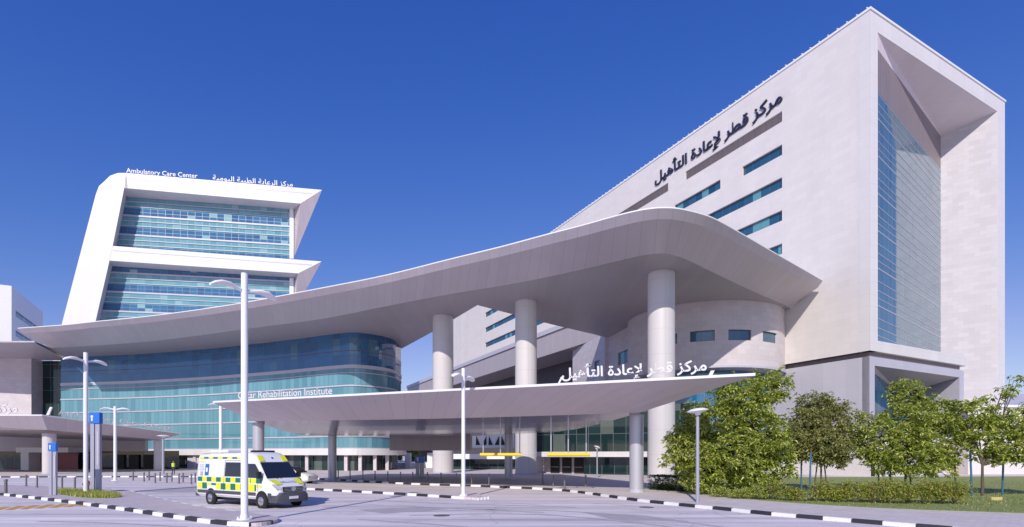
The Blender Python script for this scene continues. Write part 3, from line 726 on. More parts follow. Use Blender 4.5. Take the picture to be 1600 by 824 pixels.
for (y0l,y0r,y1l,y1r,xt,xb) in ((286,318,392,405,188,163),(400,428,520,520,160,130)):
    m=MB(); a,b,c,e=ap(xb,y1l,3.3),ap(455,y1r,3.3),ap(455,y0r,3.3),ap(xt,y0l,3.3)
    ln=(V(b.x,b.y,0)-V(a.x,a.y,0)).length
    m.poly([a,b,c,e],[(0,a.z),(ln,b.z),(ln,c.z),((V(e.x-a.x,e.y-a.y,0)).length,e.z)]); go=m.build('glazing',M['ambglass'],at_)
    m=MB(); zz=[]
    z=30.24
    while z<62:
        if a.z<z<min(c.z,e.z)+3 and (int(round((z-30.24)/1.08))%4!=1):
            k_=(z-a.z)/(e.z-a.z); p=V(a.x+(e.x-a.x)*k_,a.y+(e.y-a.y)*k_,z)+V(0,-.05,0); q=V(b.x,b.y,z)+V(0,-.05,0)
            hh=.16 if int(round((z-30.24)/1.08))%4 else .36
            m.hexa([p+V(0,-.12,0),q+V(0,-.12,0),q,p]+[k+UP*hh for k in (p+V(0,-.12,0),q+V(0,-.12,0),q,p)])
        z+=1.08
    m.build('transoms',M['lavender'],go)
m=MB(); m.prism([ap(452.5,326,3.0),ap(458.5,327,3.0),ap(458.5,404,3.0),ap(452.5,404,3.0)],V(0,.3,0)); m.prism([ap(452.5,434,3.0),ap(458.5,435,3.0),ap(458.5,490,3.0),ap(452.5,490,3.0)],V(0,.3,0)); m.build('edge_mullion',M['white_plain'],at_)
m=MB(); m.prism([ap(199,277),ap(488,302),ap(486,303.4),ap(199,278.4)],V(0,-.05,0)); m.prism([ap(176,391),ap(488,413.6),ap(486,414.8),ap(176,392.2)],V(0,-.05,0)); m.build('shadow_joint',M['lavender'],at_)
a,b=ap(195.5,270.6),ap(307,279.4); text_mesh('Ambulatory Care Center',a+V(0,.4,0),b-a,UP,(b-a).length,1.3,.15,.0).build('lettering',M['letter'],at_)
a,b=ap(331,281.6),ap(456.5,292.4); text_mesh(AR_ACC,a+V(0,.4,0)-UP*.1,b-a,UP,(b-a).length,1.5,.15,.005).build('lettering',M['letter'],at_)

# ------------------------------------------------------------------ far left block
fb=thing('distant_block','distant white and grey block with dark strip windows at the left edge','building',(-125,135,0))
c0=V((18-CX)/F*130,130,0); ds=V(-.567,1,0).normalized(); df=V(-1,-.567,0).normalized()
def fbp(u,z,d): return c0+ds*u+V(-ds.y,ds.x,0)*d+UP*z
m=MB(); m.holes(fbp,0,27.4,0,44.3,[(3,23,37.5,39),(3,23,32.5,34)],.4); m.poly([c0,c0+df*30,c0+df*30+UP*44.3,c0+UP*44.3]); m.poly([c0+UP*44.2,c0+ds*27.4+UP*44.2,c0+ds*27.4+df*30+UP*44.2,c0+df*30+UP*44.2]); m.build('wall',M['white_plain'],fb)
for z0,z1 in ((37.5,39),(32.5,34)):
    m=MB(); m.poly([fbp(3,z0,.3),fbp(23,z0,.3),fbp(23,z1,.3),fbp(3,z1,.3)],[(3,0),(23,0),(23,1.5),(3,1.5)]); m.build('window',M['winglass'],fb)
m=MB(); a=c0+df*2.6-V(0,.08,0); m.poly([a,a+df*3,a+df*3+UP*44,a+UP*44]); m.build('red_panel',M['redbrown'],fb)

# ------------------------------------------------------------------ left stone building with its eave and the west entrance canopy
lb=thing('west_wing','pale stone west wing with a flat grey eave and a dark glazed slot','building',(-100,105,0))
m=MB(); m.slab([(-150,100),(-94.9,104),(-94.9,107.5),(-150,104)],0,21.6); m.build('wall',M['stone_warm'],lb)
m=MB(); a,b=V(-94.9,106.5,0),V(-86.5,106.5,0); m.poly([a,b,b+UP*21.6,a+UP*21.6],[(0,0),(8.4,0),(8.4,21.6),(0,21.6)]); m.build('glazed_slot',M['darkglass'],lb)
m=MB(); m.prism([V(-130,92,22.5),V(-83.4,92,22.5),V(-83.4,92,22.25),V(-130,92,22.25)],V(-.0,.4,0)); m.poly([V(-130,92.2,22.3),V(-83.6,92.2,22.3),V(-89,105.5,21.5),V(-130,102.5,21.5)]); m.poly([V(-130,92.2,22.48),V(-83.6,92.2,22.48),V(-89,107,22.48),V(-130,107,22.48)]); m.build('eave',M['metal'],lb)
wc=thing('west_canopy','low grey canopy with white lettering over the west entrance at the far left','canopy',(-66,74,0))
A=V(-58.0,65,7.58); B=at(283,677,81.0); Bk=V(-61,88,6.8); Cc=V(-90,89,7.58); D=V(-90,65,7.58)
m=MB(); top=[D,A,B,Bk,Cc]; m.prism(top,V(0,0,-.15)); m.build('roof',M['roof'],wc)
a1,b1,d1=A-UP*.15,B-UP*.15,D-UP*.15
ai=at(74,672,66.6); bi_=at(250,687.5,80.0); di=V(-90,67.5,ai.z)
m=MB(); m.strip([d1,a1],[di,ai]); m.strip([a1.lerp(b1,i/8) for i in range(9)],[ai.lerp(bi_,i/8) for i in range(9)]); m.build('sloped_soffit',M['metal'],wc)
m=MB(); m.poly([di,ai,bi_,V(-62,88,bi_.z),V(-90,88,ai.z)]); m.build('ceiling',M['soffit'],wc)
for px,Y,r in ((77,68.6,.72),(246.5,80.8,.52)):
    x=(px-CX)/F*Y; column(wc,x,Y,r,5.4 if px<100 else 4.75,M['column'])
dd=(B-A).normalized(); a=A.lerp(B,.10)+UP*.02; text_mesh('Ambulatory Care Center',a+V(-.3,.2,0),V(B.x-A.x,B.y-A.y,B.z-A.z),UP,(B-A).length*.83,.95,.08,.015).build('lettering',M['letter'],wc)
text_mesh(AR_ACC,V(-76.5,65.3,7.6),V(1,0,0),UP,15.2,1.35,.1,.018).build('lettering',M['letter'],wc)
m=MB(); a=V(A.x-.2,A.y+.8,A.z); m.prism([a,a+V(.35,0,0),a+V(.75,0,1.0),a+V(.45,0,1.0)],V(0,.15,0)); m.build('emblem',M['letter'],wc)
we=thing('west_entrance','recessed west entrance with dark glazed doors and a white portal','building',(-66,90,0))
m=MB(); m.slab([(-94,89.5),(-62.3,89.5),(-62.3,90.2),(-94,90.2)],3.2,6.2); m.build('bulkhead',M['soffit'],we)
m=MB(); a,b=V(-94,91,0),V(-57.5,91,0); m.poly([a,b,b+UP*3.3,a+UP*3.3],[(0,0),(36.5,0),(36.5,3.3),(0,3.3)]); m.build('lobby_glazing',M['darkglass'],we)
for x in (-68.5,-66.0,-63.5):
    m=MB(); m.slab([(x,90.7),(x+1.7,90.7),(x+1.7,90.85),(x,90.85)],.13,2.6); m.build('door',M['black'],we)
m=MB(); m.slab([(-80.6,86.4),(-79.3,86.4),(-79.3,89),(-80.6,89)],0,3.0); m.slab([(-81,86),(-72.5,86),(-72.5,89),(-81,89)],3.0,3.8); m.build('portal',M['white_plain'],we)
m=MB(); m.poly([V(-79.3,88.6,0),V(-73,88.6,0),V(-73,88.6,3),V(-79.3,88.6,3)]); m.build('inner_wall',M['redbrown'],we)

# ------------------------------------------------------------------ main entrance under the drum and the court behind
en=thing('main_entrance','glazed main entrance with a grey sunshade beam behind the drop-off canopy','building',(10,66,0))
W0,W1=V(22.5,60.0,0),V(3.2,70,0); ln=(W1-W0).length; dw_=(W1-W0).normalized(); nw=V(dw_.y,-dw_.x,0)
if nw.y>0: nw=-nw
def wp(s,z,o=0): return W0+dw_*s+nw*o+UP*z
m=MB(); m.poly([wp(0,2.6),wp(ln,2.6),wp(ln,8.6),wp(0,8.6)],[(0,2.6),(ln,2.6),(ln,8.6),(0,8.6)]); m.poly([wp(ln,2.6),V(7,92,2.6),V(7,92,8.6),wp(ln,8.6)],[(0,2.6),(23,2.6),(23,8.6),(0,8.6)]); m.build('upper_glazing',M['darkglass'],en)
m=MB(); m.hexa([wp(0,2.35,0),wp(ln+.4,2.35,0),wp(ln+.4,2.35,1.1),wp(0,2.35,1.1),wp(0,3.0,0),wp(ln+.4,3.0,0),wp(ln+.4,3.0,1.1),wp(0,3.0,1.1)]); m.build('sunshade_beam',M['white'],en)
m=MB(); m.poly([wp(0,0,-.5),wp(ln-6.5,0,-.5),wp(ln-6.5,2.4,-.5),wp(0,2.4,-.5)],[(0,0),(ln-6.5,0),(ln-6.5,2.4),(0,2.4)]); m.build('lobby_glazing',M['darkglass'],en)
m=MB(); m.poly([wp(ln-6.5,0,-2.2),wp(ln-.2,0,-2.2),wp(ln-.2,2.4,-2.2),wp(ln-6.5,2.4,-2.2)]); m.poly([wp(ln,0,.6),wp(ln,0,-2.4),wp(ln,2.4,-2.4),wp(ln,2.4,.6)]); m.build('vestibule_wall',M['stone_warm'],en)
for s in (ln-5.9,ln-4.2,ln-2.5):
    m=MB(); m.hexa([wp(s,.13,-2.15),wp(s+1.3,.13,-2.15),wp(s+1.3,.13,-2.05),wp(s,.13,-2.05),wp(s,2.2,-2.15),wp(s+1.3,2.2,-2.15),wp(s+1.3,2.2,-2.05),wp(s,2.2,-2.05)]); o=m.build('door',M['black'],en)
    m=MB(); m.hexa([wp(s+.1,.95,-2.0),wp(s+1.2,.95,-2.0),wp(s+1.2,.95,-1.95),wp(s+.1,.95,-1.95),wp(s+.1,1.02,-2.0),wp(s+1.2,1.02,-2.0),wp(s+1.2,1.02,-1.95),wp(s+.1,1.02,-1.95)]); m.build('handle',M['steel'],o)

pv=thing('rear_pavilion','sunlit white pavilion with a braced upper screen seen through the gap under the canopy','building',(-5,92,0))
m=MB(); m.slab([(-10.4,88),(4.5,88),(4.5,94),(-10.4,94)],1.9,2.75); m.build('beam',M['white_plain'],pv)
m=MB(); a,b=V(-10.4,90,0),V(4.5,90,0); m.poly([a,b,b+UP*2,a+UP*2],[(0,0),(15,0),(15,2),(0,2)]); m.build('glazing',M['darkglass'],pv)
m=MB(); m.slab([(-8.9,96),(.4,96),(.4,97),(-8.9,97)],3.9,6.7); m.build('screen',M['white_plain'],pv)
m=MB()
for i in range(5):
    x=-6.6+i*1.15; m.prism([V(x,95.95,4.4),V(x+.8,95.95,4.4),V(x+.4+(.4 if i%2 else -.3),95.95,6.1)],V(0,-.06,0))
m.build('brace_openings',M['black'],pv)
m=MB()
for x in (-7.3,-4.6,-.6): m.box((x,92,1.3),(.35,.35,2.6))
m.build('posts',M['white_plain'],pv)
cw_=thing('courtyard_wall','low white courtyard wall with upright piers beyond the canopy gap','wall',(-16,100,0))
m=MB(); m.slab([(-25,100),(-12,100),(-12,100.4),(-25,100.4)],0.1,1.15); m.build('wall',M['white_plain'],cw_)
for x,h in ((-22.8,3.1),(-20.2,3.0),(-16.0,3.0)):
    m=MB(); m.slab([(x,99.3),(x+1.0,99.3),(x+1.0,100.6),(x,100.6)],0.1,h); m.build('pier',M['white_plain'],cw_)

# ------------------------------------------------------------------ yellow height bars
hb=thing('height_bar','yellow height limit bar hung on rods left of the white column','barrier',(-1.2,38.6,0),'yellow height bars under the canopy')
def hbar(root,px0,px1,Y,rods):
    a,b=at(px0,710.5,Y),at(px1,710.5,Y)
    m=MB(); m.tube(a,b,.115,n=14); m.build('bar',M['yellow'],root)
    for px in rods:
        p=at(px,709,Y); m=MB(); m.tube(p,V(p.x,p.y,5.2),.045,n=8); m.build('rod',M['steel'],root)
hbar(hb,750,815,38.6,(755,782,812))
hb2=thing('height_bar','yellow height limit bar hung on rods in front of the entrance doors','barrier',(3.5,35.6,0),'yellow height bars under the canopy')
hbar(hb2,855,922,35.6,(861,888,916))

# ------------------------------------------------------------------ street lamps
def gull(d,z,l=1.12):
    """two drooping blades, hump near the mast"""
    m=[]
    for s in (1,-1):
        mb=MB(); rings=[]
        for k,(t_,zz,w_,h_) in enumerate(((.05,-.02,.06,.07),(.35,.06,.08,.075),(.5,.10,.16,.09),(.8,.08,.24,.09),(1.0,.0,.22,.08),(1.12,-.07,.10,.045))):
            c=V(d[0],d[1],0)*(t_*l*s)+UP*(z+zz); n_=V(-d[1],d[0],0)
            rings.append([c+n_*w_*math.cos(a)+UP*h_*math.sin(a) for a in [2*math.pi*i/10 for i in range(10)]])
        mb.loft(rings); m.append(mb)
    return m
def twin_lamp(label,px,py,h,d,zarm,rad=.12):
    p=gnd(px,py,.13); p.z=0
    if px>600 and px<760 or px<300 or px==382: p.z=.13
    t=thing('street_lamp',label,'lamp post',tuple(p),'white twin arm street lamps')
    m=MB(); m.tube((0,0,0),(0,0,h),rad*1.08,rad,16); m.build('mast',M['lamp'],t,smooth=True,local=True)
    m=MB(); m.lathe([(rad*2.3,0),(rad*2.3,.05),(rad*1.3,.07),(rad*1.2,.2)],(0,0,0),16)
    for k in range(4):
        a=k*math.pi/2+.6; m.tube((math.cos(a)*rad*1.9,math.sin(a)*rad*1.9,.04),(math.cos(a)*rad*1.9,math.sin(a)*rad*1.9,.12),.025,n=6)
    m.build('base_plate',M['lamp'],t,local=True)
    dn=V(*d,0).normalized()
    for b in gull(dn,zarm): b.build('lamp_head',M['lamp'],t,smooth=True,local=True)
    return t
twin_lamp('tall white twin arm lamp post beside the ambulance, nearest to the viewer',382,812,9.4,(.57,.82),8.75,.12)
twin_lamp('white twin arm lamp post in the planted bed next to the blue topped pylon',134,771,9.05,(.4,1.1),8.5)
twin_lamp('white twin arm lamp post at the end of the median kerb',724,775.5,7.65,(.5,1.2),7.1,.11)
twin_lamp('white twin arm lamp post in front of the west entrance canopy',180,751.5,7.1,(1,.3),6.8,.13)
twin_lamp('distant white lamp post rising behind the ambulance roof',345,746,8.3,(1,.25),8.1,.16)
def post_lamp(label,px,py,h,rad,hr,tilt=.0):
    p=gnd(px,py,.13); t=thing('post_lamp',label,'lamp post',tuple(p),'post top lamps with flat heads')
    m=MB(); m.tube((0,0,0),(0,0,h-.15),rad*.85,rad*.75,12); m.build('mast',M['grey_light'],t,smooth=True,local=True)
    m=MB(); Mx=Matrix.Rotation(tilt,3,'Y'); m.lathe([(rad*1.2,-.22),(rad*1.4,-.12),(hr*.7,-.08),(hr,0),(hr*.96,.03),(hr*.55,.12),(.02,.15)],(0,0,h-.1),20,Mx); m.build('lamp_head',M['lamp'],t,smooth=True,local=True)
    return t
post_lamp('grey post lamp with a flat oval head beside the big tree',1090,785.5,4.85,.11,.55,-.12)
post_lamp('small post lamp with a round head beside the right column of the west canopy',255,741,5.0,.17,.75)
post_lamp('short pale post lamp standing before the main entrance glazing',933,746.5,3.4,.10,.38,.35)

# ------------------------------------------------------------------ pylon signs
def pylon(label,px,py,wd,h,boxh,rz,icon=True,text=True):
    p=gnd(px,py,.13); t=thing('sign_pylon',label,'sign',tuple(p),'blue topped sign pylons')
    t.rotation_euler.z=rz
    m=MB(); m.box((-wd*.27,0,(h-boxh)/2),(wd*.42,wd*.5,h-boxh)); m.box((wd*.25,0.02,(h-boxh)/2),(wd*.5,wd*.42,h-boxh-.02)); m.build('pillar',M['grey_light'],t,local=True,bevel=.01)
    m=MB(); m.box((0,0,h-boxh/2),(wd*1.15,wd*.62,boxh)); o=m.build('sign_box',M['blue'],t,local=True,bevel=.02)
    m=MB(); c=(-wd*.3,-wd*.31-.006,h-boxh/2)
    m.lathe([(wd*.15,-.005),(wd*.15,.005)],(c[0]+wd*.05,c[1],c[2]+boxh*.12),16,Matrix.Rotation(math.pi/2,3,'X')); m.box((c[0]+wd*.05,c[1],c[2]-boxh*.14),(wd*.18,.01,boxh*.3)); m.build('pictogram',M['letter'],o,local=True)
    m=MB(); m.box((wd*.31,-wd*.19-.004,h*.55),(wd*.2,.01,h*.42)); m.build('text_strip',M['navy'] if False else M['lavender'],t,local=True)
    return t
pylon('tall grey sign pylon with a blue box on top beside the planted bed',150,769,.56,5.3,.75,.1)
pylon('shorter grey sign pylon with a blue box on top',83,774,.38,3.2,.5,.15)
pylon('small blue topped sign post under the middle of the low canopy',656,746,.9,2.35,.75,.1)

# hydrant
p=gnd(136.5,768,.13); hy=thing('fire_hydrant','red fire hydrant half hidden behind the lamp post in the bed','fire hydrant',tuple(p))
m=MB(); m.lathe([(.16,0),(.16,.06),(.11,.1),(.11,.55),(.15,.57),(.15,.62),(.11,.68),(.04,.78),(.04,.84)],(0,0,0),14); m.build('barrel',M['red'],hy,smooth=True,local=True)
m=MB(); m.tube((-.26,0,.48),(.26,0,.48),.06,n=10); m.tube((-.3,0,.48),(-.24,0,.48),.08,n=6); m.tube((.24,0,.48),(.3,0,.48),.08,n=6); m.build('outlets',M['red'],hy,local=True)

# ------------------------------------------------------------------ bollards
m=MB(); m.lathe([(.085,0),(.085,.02),(.06,.03),(.06,.80),(.07,.81),(.07,.86),(.06,.90),(.02,.92)],(0,0,0),12); b0=m.build('bollard',M['bollard'],smooth=True); used=[False]
def bollards(lst,label,group,sc=1.0,z=.13):
    for px,py in lst:
        o=b0 if not used[0] else b0.copy()
        if used[0]: COL.objects.link(o)
        used[0]=True; o.location=gnd(px,py,z); o.scale=(sc,sc,1.0); tag(o,label,'bollard',group)
bollards([(9,771)],'stout steel bollard at the left end of the island kerb','steel bollards',1.5)
bollards([(41,760),(58,762),(97,764),(117,766)],'thin steel bollard between the two blue topped pylons','steel bollards')
bollards([(208,751),(225,753),(233,751),(242.5,755),(250,752),(260.6,754.6),(268.5,753),(279.6,756),(286,754),(299,757),(305,754)],'thin steel bollard in the double row behind the ambulance','steel bollards',1.15,0)
bollards([(528.5,748),(547,749),(567,749.5),(586,750),(606,752),(626,753),(645,753.5),(668,754),(689,755),(713,756),(737,757.5),(764,758.5)],'thin steel bollard in shade along the drop-off kerb','steel bollards',.9)
bollards([(848,757),(864.5,760),(882,764),(915,761)],'thin steel bollard before the main entrance doors','steel bollards',1.1)

# ------------------------------------------------------------------ ambulance
def vmat(name,c,rough=.25,coat=.5):
    t=NT(name); f=t.noise(4,3,t.objco()); t.set(col=t.mix(f,mul(c,.95),mul(c,1.04)),rough=rough,coat=coat); return t.m
M['vwhite']=vmat('van_white',(.78,.78,.80)); M['vyellow']=vmat('reflective_yellow',(.78,.80,.01),.35,.2); M['vgreen']=vmat('reflective_green',(.005,.16,.13),.35,.2)
M['vglass']=NT('vehicle_glass').set(col=(.016,.019,.028),rough=.04,ior=1.7); M['vtrim']=plain('grey_trim',(.07,.07,.085),.55); M['vblack']=plain('black_trim',(.012,.012,.014),.4)
M['chrome']=NT('chrome').set(col=(.6,.6,.63),rough=.15,metal=.9); M['lens']=NT('headlight_lens').set(col=(.45,.46,.5),rough=.06,ior=1.6); M['vblue']=plain('crest_blue',(.02,.15,.40),.4); M['vgrey']=plain('text_grey',(.35,.42,.52),.5)
M['tail']=plain('tail_red',(.35,.01,.01),.2)
fw=gnd(404,794.8); rw=gnd(325,788.3); mid=(fw+rw)/2; hd=(fw-rw).normalized()
rzv=math.atan2(hd.y,hd.x); ctr=mid+V(-hd.y,hd.x,0)*.98+V(.16,0,0)
vn=thing('ambulance','white ambulance van with yellow and green chequered sides parked on the road','ambulance',tuple(ctr),None,rzv)
WB2=(fw-rw).length/2
def ring(x,z0,zt,w,wt,r):
    zm=min(1.35,z0+(zt-z0)*.5)
    h=[(w*.9,z0),(w,z0+.12),(w,zm),(w+(wt-w)*.6,zm+(zt-r-zm)*.62),(wt,zt-r),(wt-r*.25,zt-r*.30),(wt-r*.75,zt-r*.06),(wt-r*1.6,zt),(.0,zt+.012)]
    pts=[V(x,y,z) for y,z in h]; return pts+[V(p.x,-p.y,p.z) for p in reversed(pts[:-1])]
xs=[(-WB2-1.42,.55,2.45,.93,.80,.16),(-WB2-1.36,.45,2.62,.97,.85,.18),(-WB2-1.2,.42,2.68,.985,.87,.2),(-1.2,.42,2.72,.99,.88,.2),(WB2-1.25,.42,2.74,.99,.88,.2),(WB2-.95,.42,2.70,.99,.87,.22),(WB2-.72,.42,2.56,.99,.86,.2),(WB2-.45,.42,2.25,.99,.87,.12),(WB2-.1,.42,1.85,.985,.89,.1),(WB2+.26,.42,1.44,.98,.90,.08),(WB2+.34,.42,1.36,.975,.9,.09),(WB2+.62,.40,1.24,.96,.87,.12),(WB2+.86,.38,1.10,.92,.80,.14),(WB2+.96,.38,.98,.86,.72,.14),(WB2+1.0,.40,.86,.80,.66,.12)]
m=MB(); m.loft([ring(*s) for s in xs]); body=m.build('body',M['vwhite'],vn,smooth=True,local=True)
def sy(z): 
    zm=1.35
    if z<=zm: return .992
    k=(z-zm)/(2.52-zm); return .992-.112*min(1,k)*(.6*min(1,k/.62)/min(1,max(k,.001)) if k<.62 else 1)
def side(mb,x0,x1,z0,z1,s=-1,o=.008,n=4):
    for i in range(n):
        a=z0+(z1-z0)*i/n; b=z0+(z1-z0)*(i+1)/n
        mb.poly([V(x0,s*(sy(a)+o),a),V(x1,s*(sy(a)+o),a),V(x1,s*(sy(b)+o),b),V(x0,s*(sy(b)+o),b)])
XR=-WB2-1.2
for sgn in (-1,1):
    for nm,rows in (('yellow_checks',0),('green_checks',1)):
        m=MB()
        for k in range(13):
            x0=XR+k*.42; x1=x0+.415
            if x0>WB2+.5: break
            if k%2==rows:
                if abs((x0+x1)/2+WB2)>.5 and abs((x0+x1)/2-WB2)>.5: side(m,x0,x1,.82,1.14,sgn)
                else: side(m,x0,x1,1.02,1.13,sgn)
            if (k+1)%2==rows and WB2-.1<=x0<WB2+.35: side(m,x0,x1,1.03,1.24,sgn)
            if (k+1)%2==rows and x0<WB2-.1: side(m,x0,x1,1.21,1.44,sgn)
            if k%2==rows and x0<WB2-1.5: side(m,x0,x1,2.40,2.49,sgn,.012)
        if rows==0:
            side(m,.55,.80,1.45,2.2,sgn); side(m,WB2-1.35,WB2-.55,.80,1.16,sgn,.010); side(m,WB2-1.3,WB2-.9,1.21,1.44,sgn,.010)
        else: side(m,.80,.90,1.45,1.85,sgn,.009)
        m.build('livery_'+nm,M['vyellow'] if rows==0 else M['vgreen'],body,local=True)
    m=MB(); side(m,-.92,.50,1.50,2.22,sgn,.012); m.build('side_window',M['vglass'],vn,local=True)
    m=MB(); zz=[1.47,1.8,2.12]
    p=[(WB2-1.28,1.47),(WB2-.02,1.47),(WB2-.2,1.72),(WB2-.62,2.16),(WB2-1.28,2.16)]
    m.poly([V(x,sgn*(sy(z)+.014),z) for x,z in p]); m.build('cab_window',M['vglass'],vn,local=True)
    m=MB(); side(m,XR,WB2-.45,.60,.76,sgn,.02,1); side(m,WB2+.45,WB2+.7,.5,.76,sgn,.0,1); m.build('rub_strip',M['vtrim'],vn,local=True)
    m=MB()
    m.box((WB2-.02,sgn*1.12,1.62),(.14,.2,.34)); m.tube((WB2-.05,sgn*.9,1.5),(WB2-.03,sgn*1.08,1.52),.03); m.build('mirror',M['vblack'],vn,local=True,bevel=.02)
    m=MB(); c=V(WB2+.80,sgn*.74,1.0)
    m.poly([V(WB2+.66,sgn*.935,1.17),V(WB2+.90,sgn*.84,.93),V(WB2+.99,sgn*.66,.92),V(WB2+.90,sgn*.60,1.06),V(WB2+.78,sgn*.8,1.2)]); m.prism([V(WB2+.70,sgn*.95,1.18),V(WB2+.92,sgn*.88,.94),V(WB2+1.0,sgn*.66,.92),V(WB2+.96,sgn*.62,1.02),V(WB2+.84,sgn*.78,1.16)],V(-.06,-sgn*.05,.0)); m.build('headlight',M['lens'],vn,local=True)
    m=MB()
    for x_ in (.53,-.98,WB2-1.36,WB2-.30): side(m,x_,x_+.018,.78,2.3 if x_<WB2-.5 else 1.4,sgn,.016)
    side(m,-.98,WB2-1.36,2.30,2.315,sgn,.016,1); m.build('door_seams',M['vtrim'],body,local=True)
    m=MB(); m.box((.70,sgn*1.01,1.28),(.2,.03,.05)); m.box((WB2-1.2,sgn*1.01,1.28),(.18,.03,.05)); m.build('door_handles',M['vblack'],vn,local=True,bevel=.01)
    m=MB(); m.box((XR-.21,sgn*.86,1.3),(.04,.12,.5)); m.build('tail_light',M['tail'],vn,local=True)
# logo panel on the visible side
m=MB(); side(m,XR+.62,XR+.95,1.52,2.12,-1,.013); pn=m.build('crest_panel',M['vblue'],vn,local=True)
m=MB(); side(m,XR+.70,XR+.87,1.70,1.92,-1,.018); m.build('crest_emblem',M['vwhite'],pn,local=True)
m=MB()
for k,(a,b) in enumerate(((.05,.5),(.08,.48),(.12,.5),(.05,.52))): side(m,XR+a,XR+b,2.06-k*.09,2.085-k*.09,-1,.012,1)
side(m,XR+.2,XR+.4,1.50,1.72,-1,.012,1); m.build('side_lettering',M['vgrey'],vn,local=True)
m=MB(); side(m,XR+.0,XR+.62,2.22,2.26,-1,.012,1); m.build('side_stripe',M['vyellow'],vn,local=True)
# windscreen, header patches, bonnet
def slope(x0,z0,x1,z1,y0a,y0b,y1a,y1b,o=.02):
    nx,nz=(z0-z1),(x1-x0); l=math.hypot(nx,nz); nx/=l; nz/=l
    return [V(x0+nx*o,y0a,z0+nz*o),V(x0+nx*o,y0b,z0+nz*o),V(x1+nx*o,y1b,z1+nz*o),V(x1+nx*o,y1a,z1+nz*o)]
m=MB(); m.poly(slope(WB2-.43,2.22,WB2+.25,1.45,-.80,.80,-.90,.90,.03)); m.build('windscreen',M['vglass'],vn,local=True)
for s in (-1,1):
    m=MB(); m.poly(slope(WB2-.72,2.55,WB2-.46,2.27,s*.78,s*.48,s*.80,s*.50,.03)); m.build('reflective_patch',M['vyellow'],body,local=True)
    m=MB(); m.poly(slope(WB2+.36,1.372,WB2+.82,1.135,s*.86,s*.50,s*.76,s*.44,.03)); m.build('reflective_patch',M['vyellow'],body,local=True)
tb=text_mesh('AMBULANCE',V(WB2+.70,-.46,1.235),V(0,1,0),V(-.88,0,.38),.92,.2,.01,.01); tb.build('bonnet_lettering',M['vgrey'],vn,local=True)
m=MB(); m.lathe([(.05,0),(.05,.02)],(WB2-.6,0,2.44),10,Matrix.Rotation(.8,3,'Y')); m.build('camera_dome',M['vblack'],vn,local=True)
m=MB()
for s in (-1,1): m.path([V(WB2+.30,s*.1-.25,1.43),V(WB2+.12,s*.1-.02,1.64),V(WB2+.02,s*.1+.2,1.76)],.012,6)
m.build('wipers',M['vblack'],vn,local=True)
m=MB(); m.box((WB2+1.0,0,.93),(.08,1.12,.24)); gr=m.build('grille',M['vblack'],vn,local=True,bevel=.02)
m=MB(); 
for z in (.86,.93,1.0): m.box((WB2+1.04,0,z),(.03,1.05,.018))
m.build('grille_bars',M['chrome'],gr,local=True)
m=MB(); Mx=Matrix.Rotation(math.pi/2,3,'Y'); m.lathe([(.12,0),(.12,.03),(.10,.035)],(WB2+1.04,0,.94),20,Mx); m.build('badge',M['chrome'],gr,local=True)
m=MB(); m.loft([[V(WB2+x,y,z) for y,z in ((-w_,.30),(-w_,.62),(-w_*.8,.78),(w_*.8,.78),(w_,.62),(w_,.30))] for x,w_ in ((.52,.985),(.8,.97),(.98,.90),(1.08,.74))]); m.build('bumper',M['vtrim'],vn,local=True,smooth=True)
m=MB(); m.box((WB2+1.09,0,.52),(.03,.5,.13)); m.build('number_plate',M['vwhite'],vn,local=True)
m=MB(); m.box((XR-.2,0,.5),(.2,1.9,.2)); m.build('rear_bumper',M['vtrim'],vn,local=True,bevel=.02)
m=MB(); m.box((WB2-1.35,0,2.78),(.30,1.2,.10)); m.build('light_bar',M['vblack'],vn,local=True,bevel=.03)
m=MB(); m.box((-2.3,0,2.80),(1.7,1.0,.14)); m.build('roof_unit',M['vwhite'],vn,local=True,bevel=.05)
m=MB(); m.box((0,0,.36),(WB2*2+1.0,1.5,.2)); m.build('underbody',M['vblack'],vn,local=True)
def wheel(root,x,y,r=.355,w_=.24):
    s=1 if y>0 else -1; Mx=Matrix.Rotation(math.pi/2,3,'X'); yo=y+s*0.0
    a=MB(); a.lathe([(r*1.22,-.01),(r*1.22,.01)],(x,y+s*.006,r+.03),24,Mx); 
    m=MB(); m.lathe([(r*.62,-w_/2),(r*.93,-w_/2),(r,-w_*.36),(r,w_*.36),(r*.93,w_/2),(r*.62,w_/2)],(x,y-s*.10,r),24,Mx); wo=m.build('wheel',M['rubber'],root,local=True,smooth=True)
    m=MB(); m.lathe([(r*.63,-.03),(r*.60,.0),(r*.35,.02 if s<0 else -.02),(r*.2,.03)],(x,y-s*.10+s*w_*.5,r),18,Mx); m.build('rim',M['chrome'],wo,local=True,smooth=True)
    return wo
for x in (-WB2,WB2):
    for s in (-1,1):
        m=MB(); Mx=Matrix.Rotation(math.pi/2,3,'X')
        m.lathe([(.46,-.012),(.46,.012)],(x,s*.985,.40),24,Mx); m.build('wheel_arch',M['vblack'],vn,local=True)
        wheel(vn,x,s*1.02)

